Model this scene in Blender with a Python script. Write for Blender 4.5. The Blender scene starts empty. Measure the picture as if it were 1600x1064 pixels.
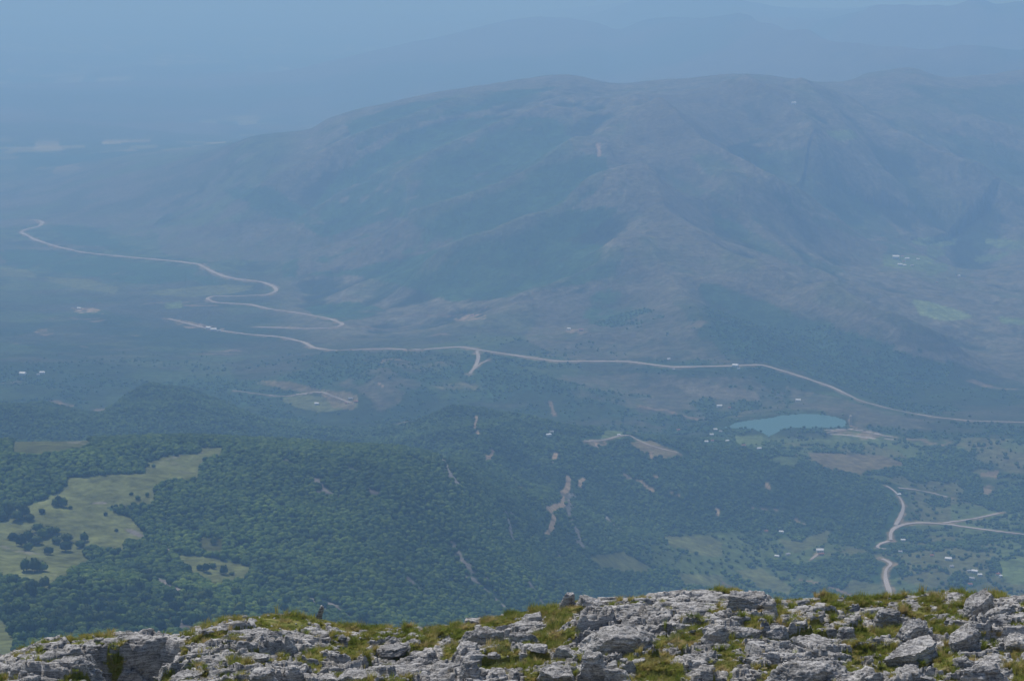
import bpy, bmesh, math, random
import numpy as np
from mathutils import Vector, Matrix
R = math.radians
rng = np.random.default_rng(11)
random.seed(11)
S = bpy.context.scene
COL = S.collection

# ------------------------------------------------------------------ camera
PITCH = 10.2                      # degrees below the horizon
FPX = 800 / math.tan(R(13.5))     # focal length in photo pixels (photo is 1600 wide)
cam_d = bpy.data.cameras.new('camera')
cam_d.sensor_width = 36
cam_d.lens = 18 / math.tan(R(13.5))
cam_d.clip_start = 0.5
cam_d.clip_end = 400000
cam = bpy.data.objects.new('camera', cam_d)
COL.objects.link(cam)
cam.rotation_euler = (R(90 - PITCH), 0, 0)
S.camera = cam

# ------------------------------------------------------------------ sun, sky, exposure
SUN_EL, SUN_AZ = 55.0, -30.0       # azimuth measured from +Y towards +X
w = bpy.data.worlds.new("World")
S.world = w
w.use_nodes = True
nt = w.node_tree
nt.nodes.clear()
sky = nt.nodes.new('ShaderNodeTexSky')
sky.sky_type = 'NISHITA'
sky.sun_disc = False
sky.sun_elevation = R(SUN_EL)
sky.sun_rotation = R(SUN_AZ)
sky.altitude = 1800
bg = nt.nodes.new('ShaderNodeBackground')
bg.inputs[1].default_value = 0.13
wo = nt.nodes.new('ShaderNodeOutputWorld')
nt.links.new(sky.outputs[0], bg.inputs[0])
nt.links.new(bg.outputs[0], wo.inputs[0])
sl = bpy.data.lights.new('sun', 'SUN')
sl.energy = 4.2
sl.angle = R(0.5)
sl.color = (1.0, 0.95, 0.89)
sun = bpy.data.objects.new('sun', sl)
COL.objects.link(sun)
sd = Vector((math.sin(R(SUN_AZ)) * math.cos(R(SUN_EL)), math.cos(R(SUN_AZ)) * math.cos(R(SUN_EL)), math.sin(R(SUN_EL))))
sun.rotation_euler = sd.to_track_quat('Z', 'Y').to_euler()
S.view_settings.view_transform = 'Standard'
S.view_settings.look = 'None'
S.view_settings.exposure = -0.25
S.view_settings.gamma = 1.0

HAZE_DENS = 1.15e-4
HAZE_COL = (0.35, 0.61, 1.0)
HAZE_G = 0.0

# ------------------------------------------------------------------ helpers
def tag(o, label=None, cat=None, group=None, kind=None):
    if label: o['label'] = label
    if cat: o['category'] = cat
    if group: o['group'] = group
    if kind: o['kind'] = kind
    return o

def mesh_from(name, V, F, mat=None, smooth=False):
    me = bpy.data.meshes.new(name)
    V = np.asarray(V, dtype=np.float32)
    F = np.asarray(F, dtype=np.int32)
    me.vertices.add(len(V)); me.vertices.foreach_set('co', V.ravel())
    n = F.shape[1]
    me.loops.add(F.size); me.loops.foreach_set('vertex_index', F.ravel())
    me.polygons.add(len(F)); me.polygons.foreach_set('loop_start', np.arange(len(F), dtype=np.int32) * n)
    me.update(calc_edges=True)
    if smooth: me.polygons.foreach_set('use_smooth', np.ones(len(F), dtype=bool))
    if mat: me.materials.append(mat)
    return me

def link(name, me, parent=None):
    o = bpy.data.objects.new(name, me)
    COL.objects.link(o)
    if parent: o.parent = parent
    return o

def empty(name, loc, rz=0, sc=1.0):
    o = bpy.data.objects.new(name, None)
    COL.objects.link(o)
    o.location = loc; o.rotation_euler = (0, 0, rz); o.scale = (sc, sc, sc)
    o.empty_display_size = 0.1
    return o

def grid_faces(nr, nc):
    i = np.arange(nr - 1)[:, None] * nc + np.arange(nc - 1)[None, :]
    return np.stack([i, i + 1, i + nc + 1, i + nc], -1).reshape(-1, 4)

def _h(ix, iy, s):
    n = (ix.astype(np.int64) * 374761393 + iy.astype(np.int64) * 668265263 + s * 974634777) & 0xffffffff
    n = ((n ^ (n >> 13)) * 1274126177) & 0xffffffff
    n = n ^ (n >> 16)
    return (n & 0xffffff) / float(0xffffff)

def vnoise(x, y, s=0):
    ix = np.floor(x); iy = np.floor(y)
    fx = x - ix; fy = y - iy
    fx = fx * fx * fx * (fx * (fx * 6 - 15) + 10); fy = fy * fy * fy * (fy * (fy * 6 - 15) + 10)
    a = _h(ix, iy, s); b = _h(ix + 1, iy, s); c = _h(ix, iy + 1, s); d = _h(ix + 1, iy + 1, s)
    return (a + (b - a) * fx) * (1 - fy) + (c + (d - c) * fx) * fy

def fbm(x, y, wl, octv=4, s=0, ridged=False, gain=0.5):
    t = 0; amp = 1; tot = 0
    for k in range(octv):
        c, sn = math.cos(0.6 * k + s), math.sin(0.6 * k + s)
        u, v = (x * c - y * sn) / wl, (x * sn + y * c) / wl
        n = vnoise(u + 17.3 * k, v - 9.1 * k, s * 31 + k)
        if ridged: n = 1 - np.abs(2 * n - 1)
        t = t + amp * n; tot += amp; amp *= gain; wl = wl / 2.03
    return t / tot            # about 0..1

def pchip(xk, yk, x):
    """monotone cubic through knots (1-D)"""
    xk = np.asarray(xk, float); yk = np.asarray(yk, float)
    h = np.diff(xk); d = np.diff(yk) / h
    m = np.zeros_like(yk)
    if len(xk) > 2:
        w1 = 2 * h[1:] + h[:-1]; w2 = h[1:] + 2 * h[:-1]
        ok = d[1:] * d[:-1] > 0
        with np.errstate(divide='ignore', invalid='ignore'):
            hm = (w1 + w2) / (w1 / d[:-1] + w2 / d[1:])
        m[1:-1] = np.where(ok, hm, 0)
    m[0] = d[0]; m[-1] = d[-1]
    i = np.clip(np.searchsorted(xk, x) - 1, 0, len(h) - 1)
    t = np.clip((x - xk[i]) / h[i], -0.2, 1.2)
    t2 = t * t; t3 = t2 * t
    return (2*t3-3*t2+1)*yk[i] + (t3-2*t2+t)*h[i]*m[i] + (-2*t3+3*t2)*yk[i+1] + (t3-t2)*h[i]*m[i+1]

def py_to_s(py):                   # photo row -> tangent of the depression (near the middle column)
    return np.tan(R(PITCH) + np.arctan((np.asarray(py, float) - 532) / FPX))

cP, sP = math.cos(R(PITCH)), math.sin(R(PITCH))
def project(x, y, z):
    dep = y * cP - z * sP
    up = y * sP + z * cP
    return 800 + FPX * x / dep, 532 - FPX * up / dep

def ray(px, py):
    a = (np.asarray(px, float) - 800) / FPX; b = (532 - np.asarray(py, float)) / FPX
    return a, cP + b * sP, -sP + b * cP

# ------------------------------------------------------------------ materials
def new_mat(name):
    m = bpy.data.materials.new(name); m.use_nodes = True
    n = m.node_tree.nodes
    b = n['Principled BSDF']
    b.inputs['Roughness'].default_value = 0.9
    b.inputs['Specular IOR Level'].default_value = 0.15
    return m, m.node_tree, b

def N(t, typ, **kw):
    n = t.nodes.new(typ)
    for k, v in kw.items():
        if k.startswith('i_'):
            n.inputs[int(k[2:]) if k[2:].isdigit() else k[2:].replace('_', ' ')].default_value = v
        else: setattr(n, k, v)
    return n

def ramp(t, fac, stops):
    r = t.nodes.new('ShaderNodeValToRGB')
    el = r.color_ramp.elements
    while len(el) < len(stops): el.new(0.5)
    for e, (p, c) in zip(el, stops):
        e.position = p; e.color = (*c, 1) if len(c) == 3 else c
    t.links.new(fac, r.inputs[0])
    return r.outputs[0]

def mixc(t, fac, a, b, mode='MIX'):
    n = t.nodes.new('ShaderNodeMix'); n.data_type = 'RGBA'; n.blend_type = mode
    for sock, v in ((n.inputs[0], fac), (n.inputs[6], a), (n.inputs[7], b)):
        if isinstance(v, (int, float)): sock.default_value = v
        elif isinstance(v, tuple): sock.default_value = (*v, 1)
        else: t.links.new(v, sock)
    return n.outputs[2]

def noise(t, vec, scale, detail=4, rough=0.55, dist=0):
    n = t.nodes.new('ShaderNodeTexNoise'); n.inputs['Scale'].default_value = scale
    n.inputs['Detail'].default_value = detail; n.inputs['Roughness'].default_value = rough
    n.inputs['Distortion'].default_value = dist
    if vec is not None: t.links.new(vec, n.inputs['Vector'])
    return n.outputs['Fac']

def bump(t, b, h, strength, dist):
    n = t.nodes.new('ShaderNodeBump'); n.inputs['Strength'].default_value = strength
    n.inputs['Distance'].default_value = dist
    t.links.new(h, n.inputs['Height']); t.links.new(n.outputs[0], b.inputs['Normal'])
    return n

def ground_mat():
    m, t, b = new_mat('valley_ground')
    a = N(t, 'ShaderNodeAttribute', attribute_name='cover')
    tc = N(t, 'ShaderNodeTexCoord')
    n1 = noise(t, tc.outputs['Object'], 0.05, 6, 0.65)      # ~20 m bushes
    n2 = noise(t, tc.outputs['Object'], 0.006, 5, 0.6)      # ~160 m patches
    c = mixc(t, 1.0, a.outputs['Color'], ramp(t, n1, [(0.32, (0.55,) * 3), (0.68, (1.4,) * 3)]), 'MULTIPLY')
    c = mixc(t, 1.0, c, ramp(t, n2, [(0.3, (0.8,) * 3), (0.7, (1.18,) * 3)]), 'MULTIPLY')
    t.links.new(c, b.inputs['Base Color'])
    bump(t, b, n1, 0.8, 9.0)
    b.inputs['Specular IOR Level'].default_value = 0.0
    return m

def foliage_mat(name, c1, c2, c3, scale=0.004):
    m, t, b = new_mat(name)
    oi = N(t, 'ShaderNodeObjectInfo'); g = N(t, 'ShaderNodeNewGeometry')
    n = noise(t, g.outputs['Position'], scale, 4, 0.6)
    c = ramp(t, oi.outputs['Random'], [(0.0, c1), (0.55, c2), (1.0, c3)])
    c = mixc(t, 1.0, c, ramp(t, n, [(0.3, (0.66, 0.70, 0.74)), (0.7, (1.45, 1.38, 1.12))]), 'MULTIPLY')
    n_ = noise(t, g.outputs['Position'], .022, 3, .6)
    c = mixc(t, 1.0, c, ramp(t, n_, [(0.35, (0.8, 0.82, 0.85)), (0.65, (1.25, 1.2, 1.1))]), 'MULTIPLY')
    t.links.new(c, b.inputs['Base Color'])
    b.inputs['Specular IOR Level'].default_value = 0.05
    return m

def rock_nodes(t, P):
    n1 = noise(t, P, 1.1, 5, 0.6); n2 = noise(t, P, 7, 7, 0.72); n3 = noise(t, P, 38, 5, 0.75)
    c = ramp(t, n1, [(0.3, (0.37, 0.365, 0.355)), (0.52, (0.60, 0.585, 0.56)), (0.75, (0.78, 0.75, 0.71))])
    c = mixc(t, 1.0, c, ramp(t, n2, [(0.34, (0.38, 0.38, 0.40)), (0.47, (0.88, 0.88, 0.88)), (0.70, (1.15, 1.14, 1.12))]), 'MULTIPLY')
    c = mixc(t, 1.0, c, ramp(t, n3, [(0.36, (0.45, 0.45, 0.46)), (0.50, (1.0,) * 3), (0.68, (1.12,) * 3)]), 'MULTIPLY')
    v = noise(t, P, 4.2, 3, 0.5, 0.6)
    c = mixc(t, ramp(t, v, [(0.60, (0, 0, 0)), (0.70, (0.55,) * 3)]), c, (0.17, 0.16, 0.14))
    v2 = noise(t, P, 3.1, 4, 0.6, 0.3)
    c = mixc(t, ramp(t, v2, [(0.60, (0, 0, 0)), (0.70, (0.4,) * 3)]), c, (0.36, 0.30, 0.19))
    mp = N(t, 'ShaderNodeMapping'); mp.inputs['Scale'].default_value = (0.45, 0.9, 8.0); mp.inputs['Rotation'].default_value = (0.16, -0.20, 0.3)
    t.links.new(P, mp.inputs['Vector'])
    cr = noise(t, mp.outputs[0], 1.9, 6, 0.7, 0.5)
    crk = ramp(t, cr, [(0.44, (1, 1, 1)), (0.475, (0.28,) * 3), (0.49, (0.28,) * 3), (0.52, (1, 1, 1))])
    c = mixc(t, 0.9, c, crk, 'MULTIPLY')
    hsum = mixc(t, 0.45, n2, n3); hs = mixc(t, 0.55, hsum, cr)
    return c, hs

def rock_mat():
    m, t, b = new_mat('limestone')
    tc = N(t, 'ShaderNodeNewGeometry')
    c, hs = rock_nodes(t, tc.outputs['Position'])
    t.links.new(c, b.inputs['Base Color'])
    bump(t, b, hs, 1.0, 0.11)
    return m, c

def plain_mat(name, col, rough=0.8, var=0.15, scale=1.0):
    m, t, b = new_mat(name)
    g = N(t, 'ShaderNodeNewGeometry')
    n = noise(t, g.outputs['Position'], scale, 4)
    lo = tuple(max(0, x * (1 - var)) for x in col); hi = tuple(x * (1 + var) for x in col)
    t.links.new(ramp(t, n, [(0.3, lo), (0.7, hi)]), b.inputs['Base Color'])
    b.inputs['Roughness'].default_value = rough
    return m

M_ground = ground_mat()
M_leaf = foliage_mat('broadleaf_foliage', (0.032, 0.068, 0.019), (0.060, 0.106, 0.027), (0.100, 0.148, 0.037))
M_bark = plain_mat('bark', (0.12, 0.09, 0.06))
M_rock, _ = rock_mat()

# ================================================================== THE VALLEY TERRAIN
# every ridge and valley line: (azimuth given as photo column, row it is seen at, distance km)
LINES = [
 [(-600, 1600, .12), (2200, 1600, .12)],
 [(-600, 1420, 1.0), (2200, 1420, 1.0)],
 [(-600, 1010, 2.0), (0, 1010, 2.0), (400, 1000, 2.2), (700, 1005, 2.5), (900, 1020, 2.9), (1000, 1050, 3.2), (1200, 1060, 3.5), (2200, 1060, 3.6)],
 [(-600, 830, 2.8), (0, 830, 2.8), (300, 835, 2.8), (600, 850, 2.9), (700, 862, 3.05), (800, 872, 3.25), (900, 888, 3.55), (1000, 905, 3.85), (1200, 935, 4.05), (2200, 935, 4.15)],
 [(-600, 705, 3.4), (0, 690, 3.4), (200, 686, 3.4), (300, 682, 3.42), (400, 685, 3.45), (500, 690, 3.5), (620, 693, 3.5), (660, 701, 3.52), (700, 716, 3.56), (760, 750, 3.66), (830, 790, 3.82), (900, 822, 3.95), (1000, 850, 4.1), (1200, 885, 4.25), (2200, 885, 4.35)],
 [(-600, 750, 4.1), (0, 745, 4.1), (400, 745, 4.1), (620, 741, 4.0), (700, 736, 4.0), (760, 757, 4.02), (830, 780, 4.15), (900, 792, 4.25), (1000, 812, 4.36), (1200, 830, 4.5), (1400, 845, 4.55), (2200, 845, 4.6)],
 [(-600, 640, 4.7), (0, 636, 4.7), (90, 640, 4.7), (150, 656, 4.75), (200, 625, 5.0), (260, 606, 5.2), (330, 622, 5.2), (400, 652, 5.15), (470, 668, 5.1), (560, 676, 5.0), (640, 664, 4.95), (720, 646, 4.95), (820, 650, 5.0), (880, 664, 5.0), (1000, 684, 5.0), (1100, 690, 5.05), (1200, 703, 5.05), (1300, 733, 5.0), (1380, 760, 4.95), (1450, 770, 5.0), (1600, 765, 5.1), (2200, 760, 5.1)],
 [(-600, 655, 5.4), (0, 655, 5.4), (150, 652, 5.5), (260, 640, 5.7), (450, 650, 5.6), (650, 656, 5.5), (720, 658, 5.5), (820, 661, 5.5), (900, 667, 5.45), (1000, 682, 5.35), (1130, 686, 5.35), (1300, 684, 5.4), (1400, 700, 5.35), (1600, 700, 5.4), (2200, 690, 5.4)],
 [(-600, 590, 6.2), (0, 590, 6.2), (260, 588, 6.2), (500, 600, 6.1), (720, 600, 6.0), (900, 620, 5.9), (1100, 640, 5.76), (1300, 640, 5.76), (1400, 655, 5.75), (1600, 662, 5.8), (2200, 660, 5.8)],
 [(-600, 480, 8.2), (0, 480, 8.2), (300, 512, 7.5), (500, 545, 6.8), (720, 545, 6.6), (900, 565, 6.3), (1150, 573, 6.2), (1300, 600, 6.15), (1450, 640, 6.1), (1600, 630, 6.3), (2200, 620, 6.3)],
 [(-600, 400, 10), (0, 400, 10), (200, 410, 9.5), (400, 440, 8.6), (600, 470, 7.8), (800, 470, 7.3), (1000, 460, 7.3), (1200, 480, 7.2), (1400, 510, 7.2), (1600, 530, 7.4), (2200, 530, 7.6)],
 [(-600, 365, 11), (0, 365, 11), (200, 350, 11), (400, 330, 10.2), (600, 310, 9.6), (800, 290, 9.2), (1000, 280, 9.0), (1200, 330, 8.8), (1400, 395, 9.0), (1600, 390, 9.6), (2200, 380, 9.8)],
 [(-600, 350, 12.3), (0, 330, 12.3), (200, 275, 12.4), (330, 240, 12.2), (400, 213, 12), (480, 203, 12), (520, 183, 12), (600, 163, 12), (700, 143, 12), (800, 128, 12), (880, 119, 12), (960, 131, 12), (1050, 127, 12), (1160, 118, 12), (1250, 126, 12), (1310, 130, 12.3), (1360, 116, 12.8), (1420, 107, 13), (1480, 121, 13), (1540, 117, 13.2), (1600, 109, 13.5), (2200, 90, 14)],
 [(-600, 230, 15.8), (0, 225, 16), (400, 220, 15.7), (600, 212, 15.5), (1100, 205, 15.3), (1400, 190, 15.4), (2200, 190, 15.6)],
 [(-600, 146, 23), (0, 144, 23), (300, 140, 23), (420, 126, 23.5), (500, 105, 25), (600, 80, 26), (700, 55, 27), (800, 33, 27), (850, 27, 27), (930, 36, 26), (965, 46, 26), (1010, 40, 25), (1090, 34, 23), (1160, 27, 22), (1230, 42, 20.5), (1330, 74, 18), (1400, 74, 17.4), (1460, 80, 17.2), (1510, 75, 17.2), (1600, 82, 17.2), (2200, 60, 17.2)],
 [(-600, 93, 32), (500, 95, 31), (800, 100, 31), (1000, 110, 29), (1200, 125, 23), (1400, 128, 20), (2200, 128, 19.5)],
 [(-600, 51, 44), (400, 50, 42), (600, 50, 38), (700, 48, 36), (850, 36, 35), (930, 18, 34), (980, 6, 33), (1100, 4, 31), (1180, 12, 28), (1280, 27, 25), (1340, 19, 23.5), (1380, 12, 23), (1480, 15, 22.5), (1527, 3, 22.5), (1560, 13, 22.5), (1600, 11, 22.5), (2200, 20, 22.5)],
 [(-600, 22, 60), (2200, 22, 60)],
 [(-600, -23, 130), (2200, -23, 130)],
]
azl = np.concatenate([np.linspace(-23, -14.6, 50)[:-1], np.linspace(-14.6, 14.6, 1240), np.linspace(14.6, 23, 50)[1:]])
AZ = np.radians(azl)
PXC = 800 + FPX * np.tan(AZ) / math.cos(R(PITCH)) * 1.0      # nominal column of that azimuth
LD = np.concatenate([np.linspace(math.log(120), math.log(1700), 60)[:-1],
                     np.linspace(math.log(1700), math.log(14500), 960)[:-1],
                     np.linspace(math.log(14500), math.log(130000), 260)])
K = len(LINES)
kn_d = np.zeros((len(AZ), K)); kn_s = np.zeros((len(AZ), K))
for k, ln in enumerate(LINES):
    az_k = []; s_k = []
    for px, py, d in ln:
        a, bb, c = ray(px, py)
        az_k.append(math.atan2(a, bb)); s_k.append(-c / math.hypot(a, bb))
    kn_s[:, k] = pchip(az_k, s_k, AZ)
    kn_d[:, k] = pchip(az_k, [math.log(p[2] * 1000) for p in ln], AZ)
SG = np.zeros((len(LD), len(AZ)))
for j in range(len(AZ)):
    SG[:, j] = pchip(kn_d[j], kn_s[j], LD)
DG = np.exp(LD)[:, None] * np.ones((1, len(AZ)))
XG = DG * np.sin(AZ)[None, :]; YG = DG * np.cos(AZ)[None, :]
ZG = -SG * DG

def sstep(a, b, x):
    t = np.clip((x - a) / (b - a), 0, 1); return t * t * (3 - 2 * t)

# spur ridges, drawn on the slope they run down; (points as seen, height m, half width m)
SPURS = [
 ([(1060,150),(1000,185),(950,230),(962,300),(975,360),(985,420)], 75, 330),
 ([(950,245),(880,290),(780,325),(690,350),(600,385),(520,400)], 75, 200),
 ([(965,325),(880,368),(790,395),(700,420),(600,440)], 70, 180),
 ([(980,400),(940,440),(880,455),(800,478),(740,492)], 55, 170),
 ([(900,180),(800,215),(700,260),(620,300),(520,330)], 70, 230),
 ([(800,150),(700,185),(600,225),(500,270),(400,320),(300,345)], 70, 260),
 ([(985,200),(1060,240),(1130,290),(1200,330),(1290,355),(1390,378)], 90, 220),
 ([(1140,140),(1200,190),(1260,240),(1300,300),(1370,350)], 80, 230),
 ([(975,300),(1040,370),(1110,420),(1180,450),(1260,480),(1400,520)], 85, 220),
 ([(970,380),(1020,440),(1080,500),(1160,565)], 70, 180),
 ([(1280,150),(1340,200),(1400,250),(1480,290),(1560,320),(1650,350)], 100, 300),
 ([(1420,115),(1480,170),(1540,210),(1620,260)], 100, 320),
 ([(1100,290),(1180,360),(1240,420),(1330,455),(1450,490)], 45, 150),
 ([(1230,140),(1290,210),(1340,280),(1420,340)], 60, 200),
 ([(1250,470),(1350,520),(1450,545),(1560,560)], 45, 170),
 ([(700,545),(640,590),(560,625),(500,640)], 45, 170),
 ([(760,560),(830,600),(900,625),(960,650)], 40, 150),
 ([(560,545),(500,590),(400,610)], 40, 180),
 ([(390,720),(430,770),(520,850),(600,930)], 12, 110),
 ([(620,760),(660,800),(720,870),(790,940)], 14, 90),
 ([(820,655),(780,700),(740,740)], 35, 90),
 ([(930,680),(900,740),(880,800),(870,850)], 30, 90),
 ([(1040,695),(1060,760),(1090,820)], 25, 90),
 ([(1180,705),(1240,760),(1290,810)], 22, 90),
 ([(220,240),(120,300),(40,330)], 30, 300),
]
def hit(px, py, zg=None, dmin=200):
    """world point where the ray through a photo pixel meets the terrain"""
    zg = ZG if zg is None else zg
    a, b, c = ray(px, py)
    az = math.atan2(a, b); s = -c / math.hypot(a, b)
    j = int(np.clip(np.searchsorted(AZ, az), 1, len(AZ) - 1))
    t = (az - AZ[j-1]) / (AZ[j] - AZ[j-1])
    prof = (zg[:, j-1] * (1 - t) + zg[:, j] * t)
    D = DG[:, 0]
    f = prof + s * D
    ok = np.where((f[1:] >= 0) & (f[:-1] < 0) & (D[1:] > dmin))[0]
    if len(ok) == 0: i = len(D) - 2; u = 1.0
    else:
        i = ok[0]; u = -f[i] / (f[i+1] - f[i])
    d = D[i] + u * (D[i+1] - D[i])
    return np.array([d * math.sin(az), d * math.cos(az), -s * d])

def seg_dist(x, y, pts):
    best = np.full(x.shape, 1e9); along = np.zeros(x.shape)
    L = np.cumsum([0] + [math.dist(pts[i][:2], pts[i+1][:2]) for i in range(len(pts)-1)])
    for i in range(len(pts) - 1):
        ax, ay = pts[i][:2]; bx, by = pts[i+1][:2]
        dx, dy = bx - ax, by - ay; l2 = dx*dx + dy*dy + 1e-9
        t = np.clip(((x-ax)*dx + (y-ay)*dy) / l2, 0, 1)
        d = np.hypot(x-ax-t*dx, y-ay-t*dy)
        m = d < best
        best = np.where(m, d, best); along = np.where(m, (L[i] + t*math.sqrt(l2)) / L[-1], along)
    return best, along

Z0 = ZG.copy()
wx = (fbm(XG, YG, 700, 3, 3) - .5) * 260; wy = (fbm(XG, YG, 700, 3, 4) - .5) * 260
for pts, h, wd in SPURS:
    wp = [hit(px, py, Z0, 1500) for px, py in pts]
    P = np.array(wp); r = wd * 3
    i0, i1 = np.searchsorted(np.exp(LD), [np.hypot(P[:,0],P[:,1]).min() - r, np.hypot(P[:,0],P[:,1]).max() + r])
    a = np.arctan2(P[:,0], P[:,1]); dmin = np.hypot(P[:,0],P[:,1]).min()
    j0, j1 = np.searchsorted(AZ, [a.min() - r/dmin, a.max() + r/dmin])
    sl_ = (slice(i0, i1), slice(j0, j1))
    d, al = seg_dist(XG[sl_] + wx[sl_]*.45, YG[sl_] + wy[sl_]*.45, wp)
    prof = np.exp(-(np.sqrt(d*d + (wd*.07)**2) - wd*.07) / wd)
    ZG[sl_] += h * (1 - .75 * sstep(10300, 11800, DG[sl_])) * ((1.8 if P[:,0].mean() > 900 else 1.35) if P[:,1].min() > 6400 else 1.0) * sstep(0, .22, al) * (prof * (1 - sstep(.7, 1.0, al)) - 0.25*np.exp(-((d-1.6*wd)/wd)**2))
# erosion noise
PXV, PYV = project(XG, YG, Z0)
ROADPX = [[(45,345),(62,354),(32,363),(90,386),(200,402),(310,413),(352,433)], [(382,438),(428,448),(433,455),(370,463),(322,467),(420,483),(537,507),(480,514),(400,511)],
 [(262,498),(380,522),(475,535),(490,544),(600,545),(720,542),(800,555),(870,565),(980,565),(1050,574),(1190,570),(1300,605),(1345,627),(1460,652),(1600,660),(1750,662)]]
calm = np.ones(XG.shape); rsub = slice(*np.searchsorted(np.exp(LD), [5500, 14500]))
for rp in ROADPX:
    dd, _ = seg_dist(PXV[rsub], PYV[rsub] * 2.2, [(a, b * 2.2) for a, b in rp])
    calm[rsub] = np.minimum(calm[rsub], sstep(6, 60, dd))
ZG = Z0 + (ZG - Z0) * calm
mount = sstep(6200, 7800, DG) * (1 - sstep(13500, 16500, DG)) * sstep(330, 560, PXV)
far = sstep(15800, 16800, DG) * (1 - sstep(50000, 60000, DG))
farm = far * np.clip((-ZG[:, :] < 1430), 0, 1)
flat = sstep(4300, 4700, DG) * (1 - sstep(5600, 6100, DG)) * sstep(1000, 1200, PXV) * sstep(655, 690, PYV)
nearv = sstep(3700, 4300, DG)*sstep(850, 1050, PXV)*(1 - sstep(5600, 6100, DG))
hill = sstep(1500, 2500, DG) * (1 - sstep(7000, 8500, DG))
rn = fbm(XG + wx, YG + wy, 1100, 6, 7, True, .54) - .58
side = sstep(-60, 60, PXV - np.interp(PYV, [120, 240, 400, 450, 570], [1010, 955, 978, 960, 1150]))
def rib(dx, dy, across, along, sd_):
    l_ = math.hypot(dx, dy); dx /= l_; dy /= l_
    u = (XG + wx * .6) * dx + (YG + wy * .6) * dy; v = -(XG + wx * .6) * dy + (YG + wy * .6) * dx
    return fbm(u / along * across, v, across, 4, sd_, True, .5) - .55
ribs = (1 - side) * rib(-1.2, -1.0, 430, 1900, 201) + side * rib(1.0, -1.45, 400, 1900, 205)
ZG += mount * 62 * ribs * calm * (1 - .7 * sstep(10600, 11800, DG))
ZG += mount * 80 * rn * calm * (1 - .75 * sstep(10300, 11700, DG))
crA = 1 - .65 * sstep(3150, 3350, DG) * (1 - sstep(3650, 3850, DG))
midv = sstep(5300, 5800, DG) * (1 - sstep(8200, 9500, DG)) * (1 - sstep(.1, .5, mount))
ZG += midv * calm * 42 * (fbm(XG + wx, YG + wy, 620, 5, 19, True, .5) - .58) * (1 - .8 * flat)
ZG += hill * crA * calm * (1 - .75 * np.maximum(nearv, flat)) * ((34 - 10 * sstep(5300, 5800, DG) + 20 * sstep(3700, 4100, DG) * (1 - sstep(5000, 5300, DG))) * (fbm(XG + wx*.5, YG + wy*.5, 420, 4, 8, True, .5) - .6) + 9 * (fbm(XG, YG, 90, 3, 9) - .5))
ZG += np.maximum(nearv, flat) * 10 * (fbm(XG, YG, 260, 3, 18) - .5)
ZG += farm * 260 * (fbm(XG, YG, 4200, 5, 12, True, .5) - .6)
ZG += sstep(8000, 9500, DG) * (1 - sstep(14000, 17000, DG)) * 10 * (fbm(XG, YG, 160, 3, 21) - .5)

# the lake: a level basin
LAKE_Z = float(hit(1215, 683, Z0, 4500)[2])
LAKE = [(1131,668),(1141,665),(1151,660),(1178,656),(1207,653),(1221,649),(1250,647),(1285,648),(1306,652),(1320,657),(1323,663),(1316,667),(1298,668),(1266,669),(1238,668),(1222,671),(1210,678),(1202,681),(1191,676),(1180,671),(1160,669),(1143,669)]
def on_plane(px, py, z):
    a, b, c = ray(px, py); t = z / c
    return (a*t, b*t, z)
lake_w = [on_plane(px, py, LAKE_Z) for px, py in LAKE]
def inpoly(x, y, poly):
    xs = [p[0] for p in poly]; ys = [p[1] for p in poly]
    res = np.zeros(x.shape, bool)
    bb = (x >= min(xs)) & (x <= max(xs)) & (y >= min(ys)) & (y <= max(ys))
    if not bb.any(): return res
    X = x[bb]; Y = y[bb]; r = np.zeros(X.shape, bool); n = len(poly)
    for i in range(n):
        x1, y1 = poly[i][:2]; x2, y2 = poly[(i+1) % n][:2]
        if y1 == y2: continue
        c = ((y1 > Y) != (y2 > Y)) & (X < (x2-x1) * (Y-y1) / (y2-y1) + x1)
        r ^= c
    res[bb] = r
    return res
sub = (slice(*np.searchsorted(np.exp(LD), [4900, 6300])), slice(*np.searchsorted(AZ, [R(3.0), R(12.5)])))
inl = inpoly(XG[sub], YG[sub], lake_w)
dl, _ = seg_dist(XG[sub], YG[sub], lake_w + [lake_w[0]])
sdist = np.where(inl, -dl, dl)
z = ZG[sub]
bank = LAKE_Z + 1.2 + sdist * 0.05
k_ = sstep(10, 190, sdist)
front = sstep(-20, 60, np.hypot(XG[sub], YG[sub]) - 5400)
z2 = np.where(sdist < 0, LAKE_Z - 3 + np.maximum(sdist, -60) * 0.1, bank * (1 - k_) + z * k_)
ZG[sub] = z2
# keep the shore in front of the water from hiding it
d_now = DG[sub]
lim = -((-LAKE_Z) / 5385.0) * d_now - 1.5
ZG[sub] = np.where((d_now < 5400) & (sdist < 420) & (d_now > 4950), np.minimum(ZG[sub], lim + 2.0), ZG[sub])

# how far each spot stands above or below its surroundings (ridge or gully)
def boxblur(A, r, ax_):
    P_ = np.pad(A, [(r + 1, r) if k == ax_ else (0, 0) for k in (0, 1)], 'edge'); c = np.cumsum(P_, axis=ax_)
    n_ = 2 * r + 1
    return (np.take(c, range(n_, c.shape[ax_]), ax_) - np.take(c, range(0, c.shape[ax_] - n_), ax_)) / n_
rel = (ZG - Z0).astype(float)
CVX = rel - boxblur(boxblur(rel, 9, 0), 44, 1)
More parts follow.
